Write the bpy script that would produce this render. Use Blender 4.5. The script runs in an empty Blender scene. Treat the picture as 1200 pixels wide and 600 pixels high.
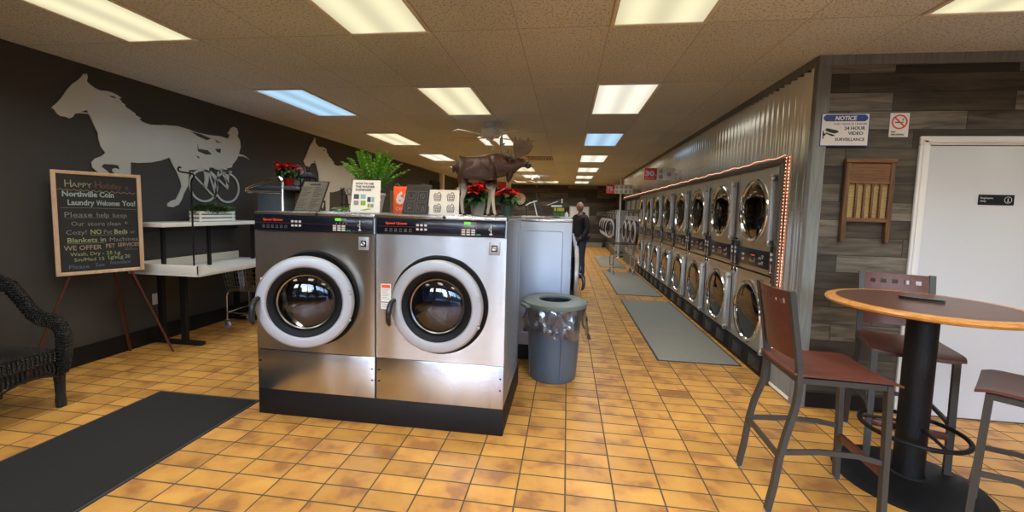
import bpy, bmesh, math, random
from mathutils import Vector, Matrix, noise
from mathutils.geometry import tessellate_polygon
PI = math.pi
SC = bpy.context.scene
COL = SC.collection
V = Vector

# ------------------------------------------------------------------ materials
def _new(name):
    m = bpy.data.materials.new(name); m.use_nodes = True
    nt = m.node_tree; nt.nodes.clear()
    out = nt.nodes.new('ShaderNodeOutputMaterial')
    return m, nt, out
def N(nt, t, **k):
    n = nt.nodes.new(t)
    for a, v in k.items():
        if a in n.inputs.keys(): n.inputs[a].default_value = v
        else: setattr(n, a, v)
    return n
def c4(c): return (c[0], c[1], c[2], 1.0)
def pbr(name, col, rough=.5, metal=0., bump=0., bscale=200., vary=0., vscale=6., stretch=(1, 1, 1), spec=.5, coat=0., emit=None, es=1., rvary=0.):
    m, nt, out = _new(name)
    b = N(nt, 'ShaderNodeBsdfPrincipled'); nt.links.new(b.outputs[0], out.inputs[0])
    b.inputs['Base Color'].default_value = c4(col); b.inputs['Roughness'].default_value = rough
    b.inputs['Metallic'].default_value = metal; b.inputs['Specular IOR Level'].default_value = spec
    b.inputs['Coat Weight'].default_value = coat
    tc = N(nt, 'ShaderNodeTexCoord'); mp = N(nt, 'ShaderNodeMapping'); mp.inputs['Scale'].default_value = stretch
    nt.links.new(tc.outputs['Object'], mp.inputs[0])
    no = N(nt, 'ShaderNodeTexNoise'); no.inputs['Scale'].default_value = vscale; no.inputs['Detail'].default_value = 5
    nt.links.new(mp.outputs[0], no.inputs['Vector'])
    if vary:
        mx = N(nt, 'ShaderNodeMix', data_type='RGBA')
        mx.inputs[6].default_value = c4([max(0, x * (1 - vary)) for x in col]); mx.inputs[7].default_value = c4([min(1, x * (1 + vary)) for x in col])
        nt.links.new(no.outputs[0], mx.inputs[0]); nt.links.new(mx.outputs[2], b.inputs['Base Color'])
    if rvary:
        mr = N(nt, 'ShaderNodeMapRange'); mr.inputs[3].default_value = rough - rvary; mr.inputs[4].default_value = rough + rvary
        nt.links.new(no.outputs[0], mr.inputs[0]); nt.links.new(mr.outputs[0], b.inputs['Roughness'])
    if bump:
        n2 = N(nt, 'ShaderNodeTexNoise'); n2.inputs['Scale'].default_value = bscale; n2.inputs['Detail'].default_value = 3
        nt.links.new(mp.outputs[0], n2.inputs['Vector'])
        bp = N(nt, 'ShaderNodeBump'); bp.inputs['Strength'].default_value = bump; bp.inputs['Distance'].default_value = .01
        nt.links.new(n2.outputs[0], bp.inputs['Height']); nt.links.new(bp.outputs[0], b.inputs['Normal'])
    if emit:
        b.inputs['Emission Color'].default_value = c4(emit); b.inputs['Emission Strength'].default_value = es
    return m
def glassy(name, tint, refl=.08, rough=.02, ior=1.5):
    m, nt, out = _new(name)
    tr = N(nt, 'ShaderNodeBsdfTransparent'); tr.inputs[0].default_value = c4(tint)
    gl = N(nt, 'ShaderNodeBsdfGlossy'); gl.inputs['Color'].default_value = (1, 1, 1, 1); gl.inputs['Roughness'].default_value = rough
    fr = N(nt, 'ShaderNodeFresnel'); fr.inputs[0].default_value = ior
    ad = N(nt, 'ShaderNodeMath', operation='ADD'); ad.inputs[1].default_value = refl; ad.use_clamp = True
    mx = N(nt, 'ShaderNodeMixShader')
    nt.links.new(fr.outputs[0], ad.inputs[0]); nt.links.new(ad.outputs[0], mx.inputs[0])
    nt.links.new(tr.outputs[0], mx.inputs[1]); nt.links.new(gl.outputs[0], mx.inputs[2]); nt.links.new(mx.outputs[0], out.inputs[0])
    return m
def steel(name, col, rough=.26, aniso=.6, wav=.25, wscale=(5, 5, .25)):
    m, nt, out = _new(name)
    b = N(nt, 'ShaderNodeBsdfPrincipled'); nt.links.new(b.outputs[0], out.inputs[0])
    b.inputs['Base Color'].default_value = c4(col); b.inputs['Metallic'].default_value = 1; b.inputs['Roughness'].default_value = rough
    b.inputs['Anisotropic'].default_value = aniso
    tg = N(nt, 'ShaderNodeVectorTransform'); tg.vector_type = 'VECTOR'; tg.convert_from = 'OBJECT'; tg.convert_to = 'WORLD'; tg.inputs[0].default_value = (0, 0, 1)
    nt.links.new(tg.outputs[0], b.inputs['Tangent'])
    tc = N(nt, 'ShaderNodeTexCoord'); mp = N(nt, 'ShaderNodeMapping'); mp.inputs['Scale'].default_value = wscale
    nt.links.new(tc.outputs['Object'], mp.inputs[0])
    no = N(nt, 'ShaderNodeTexNoise'); no.inputs['Scale'].default_value = 1.; no.inputs['Detail'].default_value = 0
    nt.links.new(mp.outputs[0], no.inputs['Vector'])
    mp2 = N(nt, 'ShaderNodeMapping'); mp2.inputs['Scale'].default_value = (2, 2, 90)
    nt.links.new(tc.outputs['Object'], mp2.inputs[0])
    n2 = N(nt, 'ShaderNodeTexNoise'); n2.inputs['Scale'].default_value = 1.; nt.links.new(mp2.outputs[0], n2.inputs['Vector'])
    mr = N(nt, 'ShaderNodeMapRange'); mr.inputs[3].default_value = rough - .004; mr.inputs[4].default_value = rough + .008
    bp = N(nt, 'ShaderNodeBump'); bp.inputs['Strength'].default_value = wav; bp.inputs['Distance'].default_value = .05
    nt.links.new(no.outputs[0], bp.inputs['Height']); nt.links.new(bp.outputs[0], b.inputs['Normal'])
    return m
def planks(name, uaxis, rowh=.16, bw=.95):
    m, nt, out = _new(name)
    b = N(nt, 'ShaderNodeBsdfPrincipled'); nt.links.new(b.outputs[0], out.inputs[0]); b.inputs['Roughness'].default_value = .6
    tc = N(nt, 'ShaderNodeTexCoord'); sp = N(nt, 'ShaderNodeSeparateXYZ'); nt.links.new(tc.outputs['Object'], sp.inputs[0])
    cb = N(nt, 'ShaderNodeCombineXYZ'); nt.links.new(sp.outputs[uaxis], cb.inputs[0]); nt.links.new(sp.outputs[2], cb.inputs[1])
    br = N(nt, 'ShaderNodeTexBrick'); br.offset = .37; br.offset_frequency = 2; br.squash = 1.6; br.squash_frequency = 3
    for k, v in (('Scale', 1.), ('Mortar Size', .003), ('Mortar Smooth', .1), ('Bias', 0.), ('Brick Width', bw), ('Row Height', rowh)): br.inputs[k].default_value = v
    br.inputs['Color1'].default_value = (0, 0, 0, 1); br.inputs['Color2'].default_value = (1, 1, 1, 1); br.inputs['Mortar'].default_value = (0, 0, 0, 1)
    nt.links.new(cb.outputs[0], br.inputs['Vector'])
    # shift the grain per plank, stretch along the plank
    ad = N(nt, 'ShaderNodeVectorMath', operation='MULTIPLY_ADD'); ad.inputs[1].default_value = (7, 31, 3)
    nt.links.new(br.outputs['Color'], ad.inputs[0])
    mp = N(nt, 'ShaderNodeMapping'); mp.inputs['Scale'].default_value = (2.2, 20, 1); nt.links.new(cb.outputs[0], mp.inputs[0])
    nt.links.new(mp.outputs[0], ad.inputs[2])
    no = N(nt, 'ShaderNodeTexNoise'); no.inputs['Scale'].default_value = 1.; no.inputs['Detail'].default_value = 8; no.inputs['Roughness'].default_value = .65; no.inputs['Distortion'].default_value = .6
    nt.links.new(ad.outputs[0], no.inputs['Vector'])
    r1 = N(nt, 'ShaderNodeValToRGB'); e = r1.color_ramp.elements
    e[0].position = 0; e[0].color = (.028, .024, .018, 1); e[1].position = 1; e[1].color = (.22, .21, .18, 1)
    x = e.new(.35); x.color = (.06, .05, .036, 1); x = e.new(.7); x.color = (.125, .108, .083, 1)
    nt.links.new(br.outputs['Color'], r1.inputs[0])
    r2 = N(nt, 'ShaderNodeMapRange'); r2.inputs[1].default_value = .3; r2.inputs[2].default_value = .7; r2.inputs[3].default_value = .16; r2.inputs[4].default_value = 1.25
    nt.links.new(no.outputs[0], r2.inputs[0])
    mu = N(nt, 'ShaderNodeVectorMath', operation='SCALE'); nt.links.new(r1.outputs[0], mu.inputs[0]); nt.links.new(r2.outputs[0], mu.inputs['Scale'])
    mx = N(nt, 'ShaderNodeMix', data_type='RGBA'); mx.inputs[7].default_value = (.01, .009, .008, 1)
    nt.links.new(br.outputs['Fac'], mx.inputs[0]); nt.links.new(mu.outputs[0], mx.inputs[6]); nt.links.new(mx.outputs[2], b.inputs['Base Color'])
    bp = N(nt, 'ShaderNodeBump'); bp.inputs['Strength'].default_value = .35; bp.inputs['Distance'].default_value = .004
    nt.links.new(no.outputs[0], bp.inputs['Height']); nt.links.new(bp.outputs[0], b.inputs['Normal'])
    return m
def floor_mat():
    m, nt, out = _new('quarry_tile')
    b = N(nt, 'ShaderNodeBsdfPrincipled'); nt.links.new(b.outputs[0], out.inputs[0])
    tc = N(nt, 'ShaderNodeTexCoord'); mp = N(nt, 'ShaderNodeMapping'); mp.inputs['Location'].default_value = (-.0408 + .2625 * 40, -2.119 + .1355 * 80, 0)
    nt.links.new(tc.outputs['Object'], mp.inputs[0])
    br = N(nt, 'ShaderNodeTexBrick'); br.offset = 0; br.squash = 1
    for k, v in (('Scale', 1.), ('Mortar Size', .0052), ('Mortar Smooth', .25), ('Bias', 0.), ('Brick Width', .2625), ('Row Height', .1355)): br.inputs[k].default_value = v
    br.inputs['Color1'].default_value = (0, 0, 0, 1); br.inputs['Color2'].default_value = (1, 1, 1, 1); br.inputs['Mortar'].default_value = (.5, .5, .5, 1)
    nt.links.new(mp.outputs[0], br.inputs['Vector'])
    ad = N(nt, 'ShaderNodeVectorMath', operation='MULTIPLY_ADD'); ad.inputs[1].default_value = (13, 17, 5)
    nt.links.new(br.outputs['Color'], ad.inputs[0]); nt.links.new(mp.outputs[0], ad.inputs[2])
    no = N(nt, 'ShaderNodeTexNoise'); no.inputs['Scale'].default_value = 5.5; no.inputs['Detail'].default_value = 3
    nt.links.new(ad.outputs[0], no.inputs['Vector'])
    r = N(nt, 'ShaderNodeValToRGB'); e = r.color_ramp.elements
    e[0].position = .34; e[0].color = (.33, .145, .046, 1); e[1].position = .64; e[1].color = (.61, .32, .075, 1)
    x = e.new(.47); x.color = (.53, .262, .06, 1)
    nt.links.new(no.outputs[0], r.inputs[0])
    r3 = N(nt, 'ShaderNodeMapRange'); r3.inputs[3].default_value = .82; r3.inputs[4].default_value = 1.1; nt.links.new(br.outputs['Color'], r3.inputs[0])
    fine = N(nt, 'ShaderNodeTexNoise'); fine.inputs['Scale'].default_value = 90; fine.inputs['Detail'].default_value = 4; nt.links.new(mp.outputs[0], fine.inputs['Vector'])
    r4 = N(nt, 'ShaderNodeMapRange'); r4.inputs[3].default_value = .88; r4.inputs[4].default_value = 1.12; nt.links.new(fine.outputs[0], r4.inputs[0])
    mm = N(nt, 'ShaderNodeMath', operation='MULTIPLY'); nt.links.new(r3.outputs[0], mm.inputs[0]); nt.links.new(r4.outputs[0], mm.inputs[1])
    s = N(nt, 'ShaderNodeVectorMath', operation='SCALE'); nt.links.new(r.outputs[0], s.inputs[0]); nt.links.new(mm.outputs[0], s.inputs['Scale'])
    mx = N(nt, 'ShaderNodeMix', data_type='RGBA'); mx.inputs[7].default_value = (.085, .062, .033, 1)
    nt.links.new(br.outputs['Fac'], mx.inputs[0]); nt.links.new(s.outputs[0], mx.inputs[6]); nt.links.new(mx.outputs[2], b.inputs['Base Color'])
    rr = N(nt, 'ShaderNodeMapRange'); rr.inputs[3].default_value = .36; rr.inputs[4].default_value = .85; nt.links.new(br.outputs['Fac'], rr.inputs[0]); nt.links.new(rr.outputs[0], b.inputs['Roughness'])
    sub = N(nt, 'ShaderNodeMath', operation='MULTIPLY_ADD'); sub.inputs[1].default_value = -1; nt.links.new(br.outputs['Fac'], sub.inputs[0])
    f2 = N(nt, 'ShaderNodeMath', operation='MULTIPLY'); f2.inputs[1].default_value = .12; nt.links.new(fine.outputs[0], f2.inputs[0]); nt.links.new(f2.outputs[0], sub.inputs[2])
    bp = N(nt, 'ShaderNodeBump'); bp.inputs['Strength'].default_value = .6; bp.inputs['Distance'].default_value = .003
    nt.links.new(sub.outputs[0], bp.inputs['Height']); nt.links.new(bp.outputs[0], b.inputs['Normal'])
    return m
GX, GY = -.3768, 2.8615
def ceiling_mat():
    m, nt, out = _new('ceiling_tile')
    b = N(nt, 'ShaderNodeBsdfPrincipled'); nt.links.new(b.outputs[0], out.inputs[0]); b.inputs['Roughness'].default_value = .9
    tc = N(nt, 'ShaderNodeTexCoord'); mp = N(nt, 'ShaderNodeMapping'); mp.inputs['Location'].default_value = (-GX + .6096 * 20, -GY + 1.2192 * 20, 0)
    nt.links.new(tc.outputs['Object'], mp.inputs[0])
    br = N(nt, 'ShaderNodeTexBrick'); br.offset = 0; br.squash = 1
    for k, v in (('Scale', 1.), ('Mortar Size', .0045), ('Mortar Smooth', .3), ('Bias', 0.), ('Brick Width', .6096), ('Row Height', 1.2192)): br.inputs[k].default_value = v
    br.inputs['Color1'].default_value = (.9, .9, .9, 1); br.inputs['Color2'].default_value = (1, 1, 1, 1); br.inputs['Mortar'].default_value = (1, 1, 1, 1)
    nt.links.new(mp.outputs[0], br.inputs['Vector'])
    sp = N(nt, 'ShaderNodeTexNoise'); sp.inputs['Scale'].default_value = 75; sp.inputs['Detail'].default_value = 2; nt.links.new(mp.outputs[0], sp.inputs['Vector'])
    r = N(nt, 'ShaderNodeValToRGB'); e = r.color_ramp.elements
    e[0].position = .36; e[0].color = (.29, .33, .38, 1); e[1].position = .44; e[1].color = (.70, .80, .93, 1)
    nt.links.new(sp.outputs[0], r.inputs[0])
    lo = N(nt, 'ShaderNodeTexNoise'); lo.inputs['Scale'].default_value = .9; lo.inputs['Detail'].default_value = 3; nt.links.new(mp.outputs[0], lo.inputs['Vector'])
    rl = N(nt, 'ShaderNodeMapRange'); rl.inputs[3].default_value = .8; rl.inputs[4].default_value = 1.15; nt.links.new(lo.outputs[0], rl.inputs[0])
    s0 = N(nt, 'ShaderNodeVectorMath', operation='SCALE'); nt.links.new(r.outputs[0], s0.inputs[0]); nt.links.new(rl.outputs[0], s0.inputs['Scale'])
    mu = N(nt, 'ShaderNodeMix', data_type='RGBA', blend_type='MULTIPLY'); mu.inputs[0].default_value = 1
    nt.links.new(s0.outputs[0], mu.inputs[6]); nt.links.new(br.outputs['Color'], mu.inputs[7])
    mx = N(nt, 'ShaderNodeMix', data_type='RGBA'); mx.inputs[7].default_value = (.40, .45, .52, 1)
    nt.links.new(br.outputs['Fac'], mx.inputs[0]); nt.links.new(mu.outputs[2], mx.inputs[6]); nt.links.new(mx.outputs[2], b.inputs['Base Color'])
    bp = N(nt, 'ShaderNodeBump'); bp.inputs['Strength'].default_value = .5; bp.inputs['Distance'].default_value = .004
    nt.links.new(sp.outputs[0], bp.inputs['Height']); nt.links.new(bp.outputs[0], b.inputs['Normal'])
    return m
def woodmat(name, c1, c2, scale=3, stretch=(1, 14, 14), rough=.35, coat=.2):
    m, nt, out = _new(name)
    b = N(nt, 'ShaderNodeBsdfPrincipled'); nt.links.new(b.outputs[0], out.inputs[0]); b.inputs['Roughness'].default_value = rough; b.inputs['Coat Weight'].default_value = coat; b.inputs['Coat Roughness'].default_value = .2
    tc = N(nt, 'ShaderNodeTexCoord'); mp = N(nt, 'ShaderNodeMapping'); mp.inputs['Scale'].default_value = stretch; nt.links.new(tc.outputs['Object'], mp.inputs[0])
    no = N(nt, 'ShaderNodeTexNoise'); no.inputs['Scale'].default_value = scale; no.inputs['Detail'].default_value = 6; no.inputs['Distortion'].default_value = .8; nt.links.new(mp.outputs[0], no.inputs['Vector'])
    r = N(nt, 'ShaderNodeValToRGB'); e = r.color_ramp.elements; e[0].position = .3; e[0].color = c4(c1); e[1].position = .7; e[1].color = c4(c2)
    nt.links.new(no.outputs[0], r.inputs[0]); nt.links.new(r.outputs[0], b.inputs['Base Color'])
    return m
def zfade(name, stops, rough=.5, bump=.3, bscale=60):
    """colour by height along the thing itself (an animal's pale legs)"""
    m, nt, out = _new(name)
    b = N(nt, 'ShaderNodeBsdfPrincipled'); nt.links.new(b.outputs[0], out.inputs[0]); b.inputs['Roughness'].default_value = rough
    tc = N(nt, 'ShaderNodeTexCoord'); sp = N(nt, 'ShaderNodeSeparateXYZ'); nt.links.new(tc.outputs['Object'], sp.inputs[0])
    no = N(nt, 'ShaderNodeTexNoise'); no.inputs['Scale'].default_value = 22; nt.links.new(tc.outputs['Object'], no.inputs['Vector'])
    ma = N(nt, 'ShaderNodeMath', operation='MULTIPLY_ADD'); ma.inputs[1].default_value = .05; nt.links.new(no.outputs[0], ma.inputs[0]); nt.links.new(sp.outputs[2], ma.inputs[2])
    r = N(nt, 'ShaderNodeValToRGB'); e = r.color_ramp.elements
    e[0].position = stops[0][0]; e[0].color = c4(stops[0][1]); e[1].position = stops[-1][0]; e[1].color = c4(stops[-1][1])
    for p, c in stops[1:-1]:
        x = e.new(p); x.color = c4(c)
    nt.links.new(ma.outputs[0], r.inputs[0]); nt.links.new(r.outputs[0], b.inputs['Base Color'])
    n2 = N(nt, 'ShaderNodeTexNoise'); n2.inputs['Scale'].default_value = bscale; n2.inputs['Detail'].default_value = 4; nt.links.new(tc.outputs['Object'], n2.inputs['Vector'])
    bp = N(nt, 'ShaderNodeBump'); bp.inputs['Strength'].default_value = bump; bp.inputs['Distance'].default_value = .01
    nt.links.new(n2.outputs[0], bp.inputs['Height']); nt.links.new(bp.outputs[0], b.inputs['Normal'])
    return m
def wicker(name, col):
    m, nt, out = _new(name)
    b = N(nt, 'ShaderNodeBsdfPrincipled'); nt.links.new(b.outputs[0], out.inputs[0]); b.inputs['Roughness'].default_value = .28
    tc = N(nt, 'ShaderNodeTexCoord')
    ws = []
    for rot, sc in (((0, 0, 0), 26), ((0, 0, PI / 2), 26), ((0, PI / 2, 0), 26)):
        w = N(nt, 'ShaderNodeTexWave'); w.wave_type = 'BANDS'; w.bands_direction = 'X'; w.inputs['Scale'].default_value = sc; w.inputs['Distortion'].default_value = 1.2
        mp = N(nt, 'ShaderNodeMapping'); mp.inputs['Rotation'].default_value = rot; nt.links.new(tc.outputs['Object'], mp.inputs[0]); nt.links.new(mp.outputs[0], w.inputs['Vector']); ws.append(w)
    a = N(nt, 'ShaderNodeMath', operation='MULTIPLY'); nt.links.new(ws[0].outputs['Fac'], a.inputs[0]); nt.links.new(ws[1].outputs['Fac'], a.inputs[1])
    a2 = N(nt, 'ShaderNodeMath', operation='ADD'); nt.links.new(a.outputs[0], a2.inputs[0]); nt.links.new(ws[2].outputs['Fac'], a2.inputs[1])
    r = N(nt, 'ShaderNodeValToRGB'); e = r.color_ramp.elements; e[0].position = .1; e[0].color = c4([x * .3 for x in col]); e[1].position = 1.; e[1].color = c4(col)
    nt.links.new(a2.outputs[0], r.inputs[0]); nt.links.new(r.outputs[0], b.inputs['Base Color'])
    bp = N(nt, 'ShaderNodeBump'); bp.inputs['Strength'].default_value = .9; bp.inputs['Distance'].default_value = .008
    nt.links.new(a2.outputs[0], bp.inputs['Height']); nt.links.new(bp.outputs[0], b.inputs['Normal'])
    return m
def diffuser(name, col, s):
    m, nt, out = _new(name)
    em = N(nt, 'ShaderNodeEmission'); nt.links.new(em.outputs[0], out.inputs[0])
    tc = N(nt, 'ShaderNodeTexCoord'); sp = N(nt, 'ShaderNodeSeparateXYZ'); nt.links.new(tc.outputs['Object'], sp.inputs[0])
    # two fluorescent tubes glow behind the lens, each along the fixture
    m1 = N(nt, 'ShaderNodeMath', operation='MULTIPLY'); m1.inputs[1].default_value = 2 * PI / .29; nt.links.new(sp.outputs[0], m1.inputs[0])
    cs = N(nt, 'ShaderNodeMath', operation='COSINE'); nt.links.new(m1.outputs[0], cs.inputs[0])
    mr = N(nt, 'ShaderNodeMapRange'); mr.inputs[1].default_value = 1; mr.inputs[2].default_value = -1; mr.inputs[3].default_value = s * .88; mr.inputs[4].default_value = s * 1.2
    nt.links.new(cs.outputs[0], mr.inputs[0]); nt.links.new(mr.outputs[0], em.inputs[1]); em.inputs[0].default_value = c4(col)
    return m

M = {}
M['floor'] = floor_mat(); M['ceiling'] = ceiling_mat()
M['planks_x'] = planks('weathered_planks', 0, .138, .8); M['planks_far'] = planks('weathered_planks_far', 0, .2, 1.3)
M['charcoal'] = pbr('charcoal_paint', (.046, .044, .043), .55, vary=.08, bump=.05, bscale=300)
M['rearwall'] = pbr('warm_brown_paint', (.16, .12, .085), .6, vary=.08)
M['redline'] = pbr('dark_red_line', (.22, .012, .012), .4)
M['brick'] = pbr('tan_brick', (.20, .13, .09), .8, vary=.3, vscale=4)
M['hedge'] = pbr('bare_hedge', (.05, .055, .03), .9, vary=.5)
M['carpaint'] = pbr('dark_car_paint', (.03, .04, .06), .2)
M['lightpaint'] = pbr('light_grey_paint', (.22, .2, .17), .6, vary=.05)
M['black'] = pbr('black_rubber', (.008, .007, .007), .55, vary=.2, spec=.25)
M['blackpl'] = pbr('black_plastic', (.012, .013, .016), .28, vary=.1)
M['blackmat'] = pbr('black_floor_mat', (.0095, .0095, .009), .95, bump=.8, bscale=260, vary=.25, vscale=40)
M['greymat'] = pbr('grey_floor_mat', (.25, .24, .20), .95, bump=.7, bscale=300, vary=.22, vscale=60)
M['matedge'] = pbr('mat_rubber_edge', (.03, .03, .03), .7)
M['steel'] = steel('brushed_stainless', (.60, .62, .65), .26, .8, .6, (3.6, 3.6, .25))
M['steelside'] = steel('satin_steel_side', (.42, .48, .58), .45, .4, .08)
M['dryersteel'] = steel('warm_brushed_steel', (.60, .57, .48), .38, .5, .3, (4, 4, .6))
M['ring'] = pbr('satin_cast_aluminium', (.44, .46, .50), .42, .6, vary=.04)
M['chrome'] = pbr('chrome', (.72, .71, .69), .12, 1.)
M['darkchrome'] = pbr('dull_chrome', (.42, .41, .38), .28, 1., vary=.15)
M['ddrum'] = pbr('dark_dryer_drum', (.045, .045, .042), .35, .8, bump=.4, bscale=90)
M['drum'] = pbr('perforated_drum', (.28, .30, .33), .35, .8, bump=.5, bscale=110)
M['glass'] = glassy('dark_door_glass', (.34, .40, .48), .05, ior=1.42)
M['dglass'] = glassy('smoked_dryer_glass', (.10, .10, .11), .07)
M['winglass'] = glassy('window_glass', (.95, .97, 1.), .02)
M['clear'] = glassy('clear_acrylic', (.93, .95, .95), .04)
M['gasket'] = pbr('black_gasket', (.005, .005, .006), .5, spec=.2)
M['panelblk'] = pbr('glossy_black_fascia', (.006, .010, .018), .18)
M['white'] = pbr('white_paint', (.68, .70, .73), .4)
M['doorwhite'] = pbr('white_door_paint', (.53, .565, .62), .35, bump=.03, bscale=150)
M['lam'] = pbr('white_laminate', (.80, .79, .74), .25)
M['redtxt'] = pbr('red_print', (.75, .06, .02), .4)
M['whtxt'] = pbr('white_print', (.62, .62, .62), .5)
M['greyprint'] = pbr('dim_print', (.20, .21, .22), .5)
M['greenled'] = pbr('green_display', (.05, .3, .03), .4, emit=(.22, .75, .05), es=.8)
M['redled'] = pbr('red_display', (.4, .03, .02), .4, emit=(1, .12, .05), es=.8)
M['signred'] = pbr('sign_red', (.62, .035, .02), .45); M['signor'] = pbr('sign_orange_red', (.85, .10, .02), .4)
M['signwhite'] = pbr('sign_white', (.86, .84, .77), .5); M['signblk'] = pbr('sign_black', (.015, .015, .015), .5)
M['signblue'] = pbr('sign_blue', (.012, .045, .24), .4); M['teal'] = pbr('teal_key', (.02, .30, .22), .4)
M['corr'] = pbr('galvanised_sheet', (.88, .89, .88), .17, .95, vary=.12, vscale=3, stretch=(1, 1, .25), rvary=.08)
M['trimgrey'] = woodmat('grey_wood_trim', (.145, .16, .165), (.22, .24, .245), 3, (14, 14, 1), .6, 0)
M['header'] = pbr('bronze_header', (.10, .092, .08), .4, .6, vary=.1)
M['rope'] = pbr('orange_rope_light', (.45, .17, .10), .3, emit=(1, .35, .20), es=.28)
M['chalkboard'] = pbr('chalkboard_black', (.012, .013, .014), .55, vary=.4, vscale=5)
M['pine'] = woodmat('pale_pine', (.56, .38, .24), (.72, .53, .36), 4, (10, 10, 2))
M['redwood'] = woodmat('red_stained_wood', (.05, .012, .010), (.095, .026, .016), 4, (10, 10, 1))
M['oldwood'] = woodmat('worn_brown_wood', (.06, .028, .012), (.17, .085, .038), 5, (10, 10, 1), .6, 0)
M['oldwood_h'] = woodmat('worn_brown_wood_across', (.08, .036, .014), (.20, .095, .04), 5, (1, 10, 12), .6, 0)
M['brass'] = pbr('aged_ribbed_brass', (.62, .47, .22), .4, .6, vary=.3, vscale=60)
M['seat'] = woodmat('mahogany_veneer', (.070, .018, .012), (.115, .032, .019), 3, (2, 14, 14), .4, .12)
M['tubing'] = pbr('grey_brown_powder_coat', (.050, .048, .042), .45, .3, vary=.08)
M['tabtop'] = woodmat('dark_brown_laminate', (.055, .022, .016), (.085, .035, .024), 4, (3, 10, 10), .35, .2)
M['oak'] = woodmat('golden_oak_edge', (.42, .17, .035), (.66, .32, .08), 6, (3, 3, 20), .25, .5)
M['castblk'] = pbr('black_wrinkle_coat', (.005, .005, .006), .5, bump=.3, bscale=200, spec=.25)
M['frond'] = pbr('fern_green', (.20, .42, .05), .5, vary=.45, vscale=9)
M['herb'] = pbr('grey_green_herb', (.09, .17, .06), .55, vary=.5, vscale=20)
M['leaf'] = pbr('dark_leaf', (.05, .13, .03), .5, vary=.5, vscale=20)
M['bract'] = pbr('poinsettia_red', (.70, .015, .015), .5, vary=.4, vscale=14)
M['potred'] = pbr('red_foil', (.5, .02, .01), .3, .3)
M['pot'] = pbr('cream_pot', (.66, .63, .55), .5); M['potgreen'] = pbr('dull_green_pot', (.05, .09, .07), .5)
M['can'] = pbr('blue_grey_bin', (.085, .115, .15), .42, vary=.05)
M['lid'] = pbr('grey_green_lid', (.14, .175, .17), .42, vary=.05)
M['bag'] = glassy('clear_plastic_bag', (.88, .90, .92), .15, .22, 1.25)
M['wick'] = wicker('dark_wicker', (.024, .021, .019))
M['alu'] = pbr('sheet_aluminium', (.70, .72, .68), .40, .40, vary=.12, vscale=2.2)
M['skin'] = pbr('skin', (.30, .17, .115), .5); M['jacket'] = pbr('black_cloth', (.012, .012, .014), .85, bump=.3, bscale=60)
M['jeans'] = pbr('blue_denim', (.03, .045, .075), .85, bump=.3, bscale=90)
M['fan'] = pbr('white_enamel', (.82, .82, .80), .35); M['fanblade'] = pbr('grey_fan_blade', (.60, .59, .56), .4)
M['moose'] = zfade('moose_coat', [(0, (.55, .50, .42)), (.19, (.50, .45, .38)), (.25, (.06, .026, .012)), (.34, (.035, .013, .006)), (.40, (.06, .024, .011)), (.46, (.03, .012, .006))], .35)
M['antler'] = pbr('antler_brown', (.10, .065, .035), .5, bump=.3, bscale=80, vary=.4, vscale=20)
M['moosedark'] = pbr('moose_dark', (.03, .014, .008), .35)
M['cabinet'] = pbr('blue_grey_cabinet', (.13, .16, .19), .35, .3)
M['dacryl'] = pbr('etched_dark_plate', (.05, .05, .047), .3, .5)
M['etch'] = pbr('etched_lines', (.16, .16, .15), .4)
M['pewter'] = pbr('printed_metal_plate', (.17, .16, .135), .35, .7, vary=.2, vscale=30)
M['pave'] = pbr('asphalt', (.25, .25, .25), .9)
M['tan'] = pbr('tan_card', (.33, .22, .11), .7)
M['vent'] = pbr('vent_white', (.55, .52, .45), .5)
M['warm'] = diffuser('warm_lens', (1., .90, .58), .88); M['neutral'] = diffuser('neutral_lens', (1., .95, .78), .95); M['cool'] = diffuser('cool_lens', (.50, .76, 1.), .85)

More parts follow.
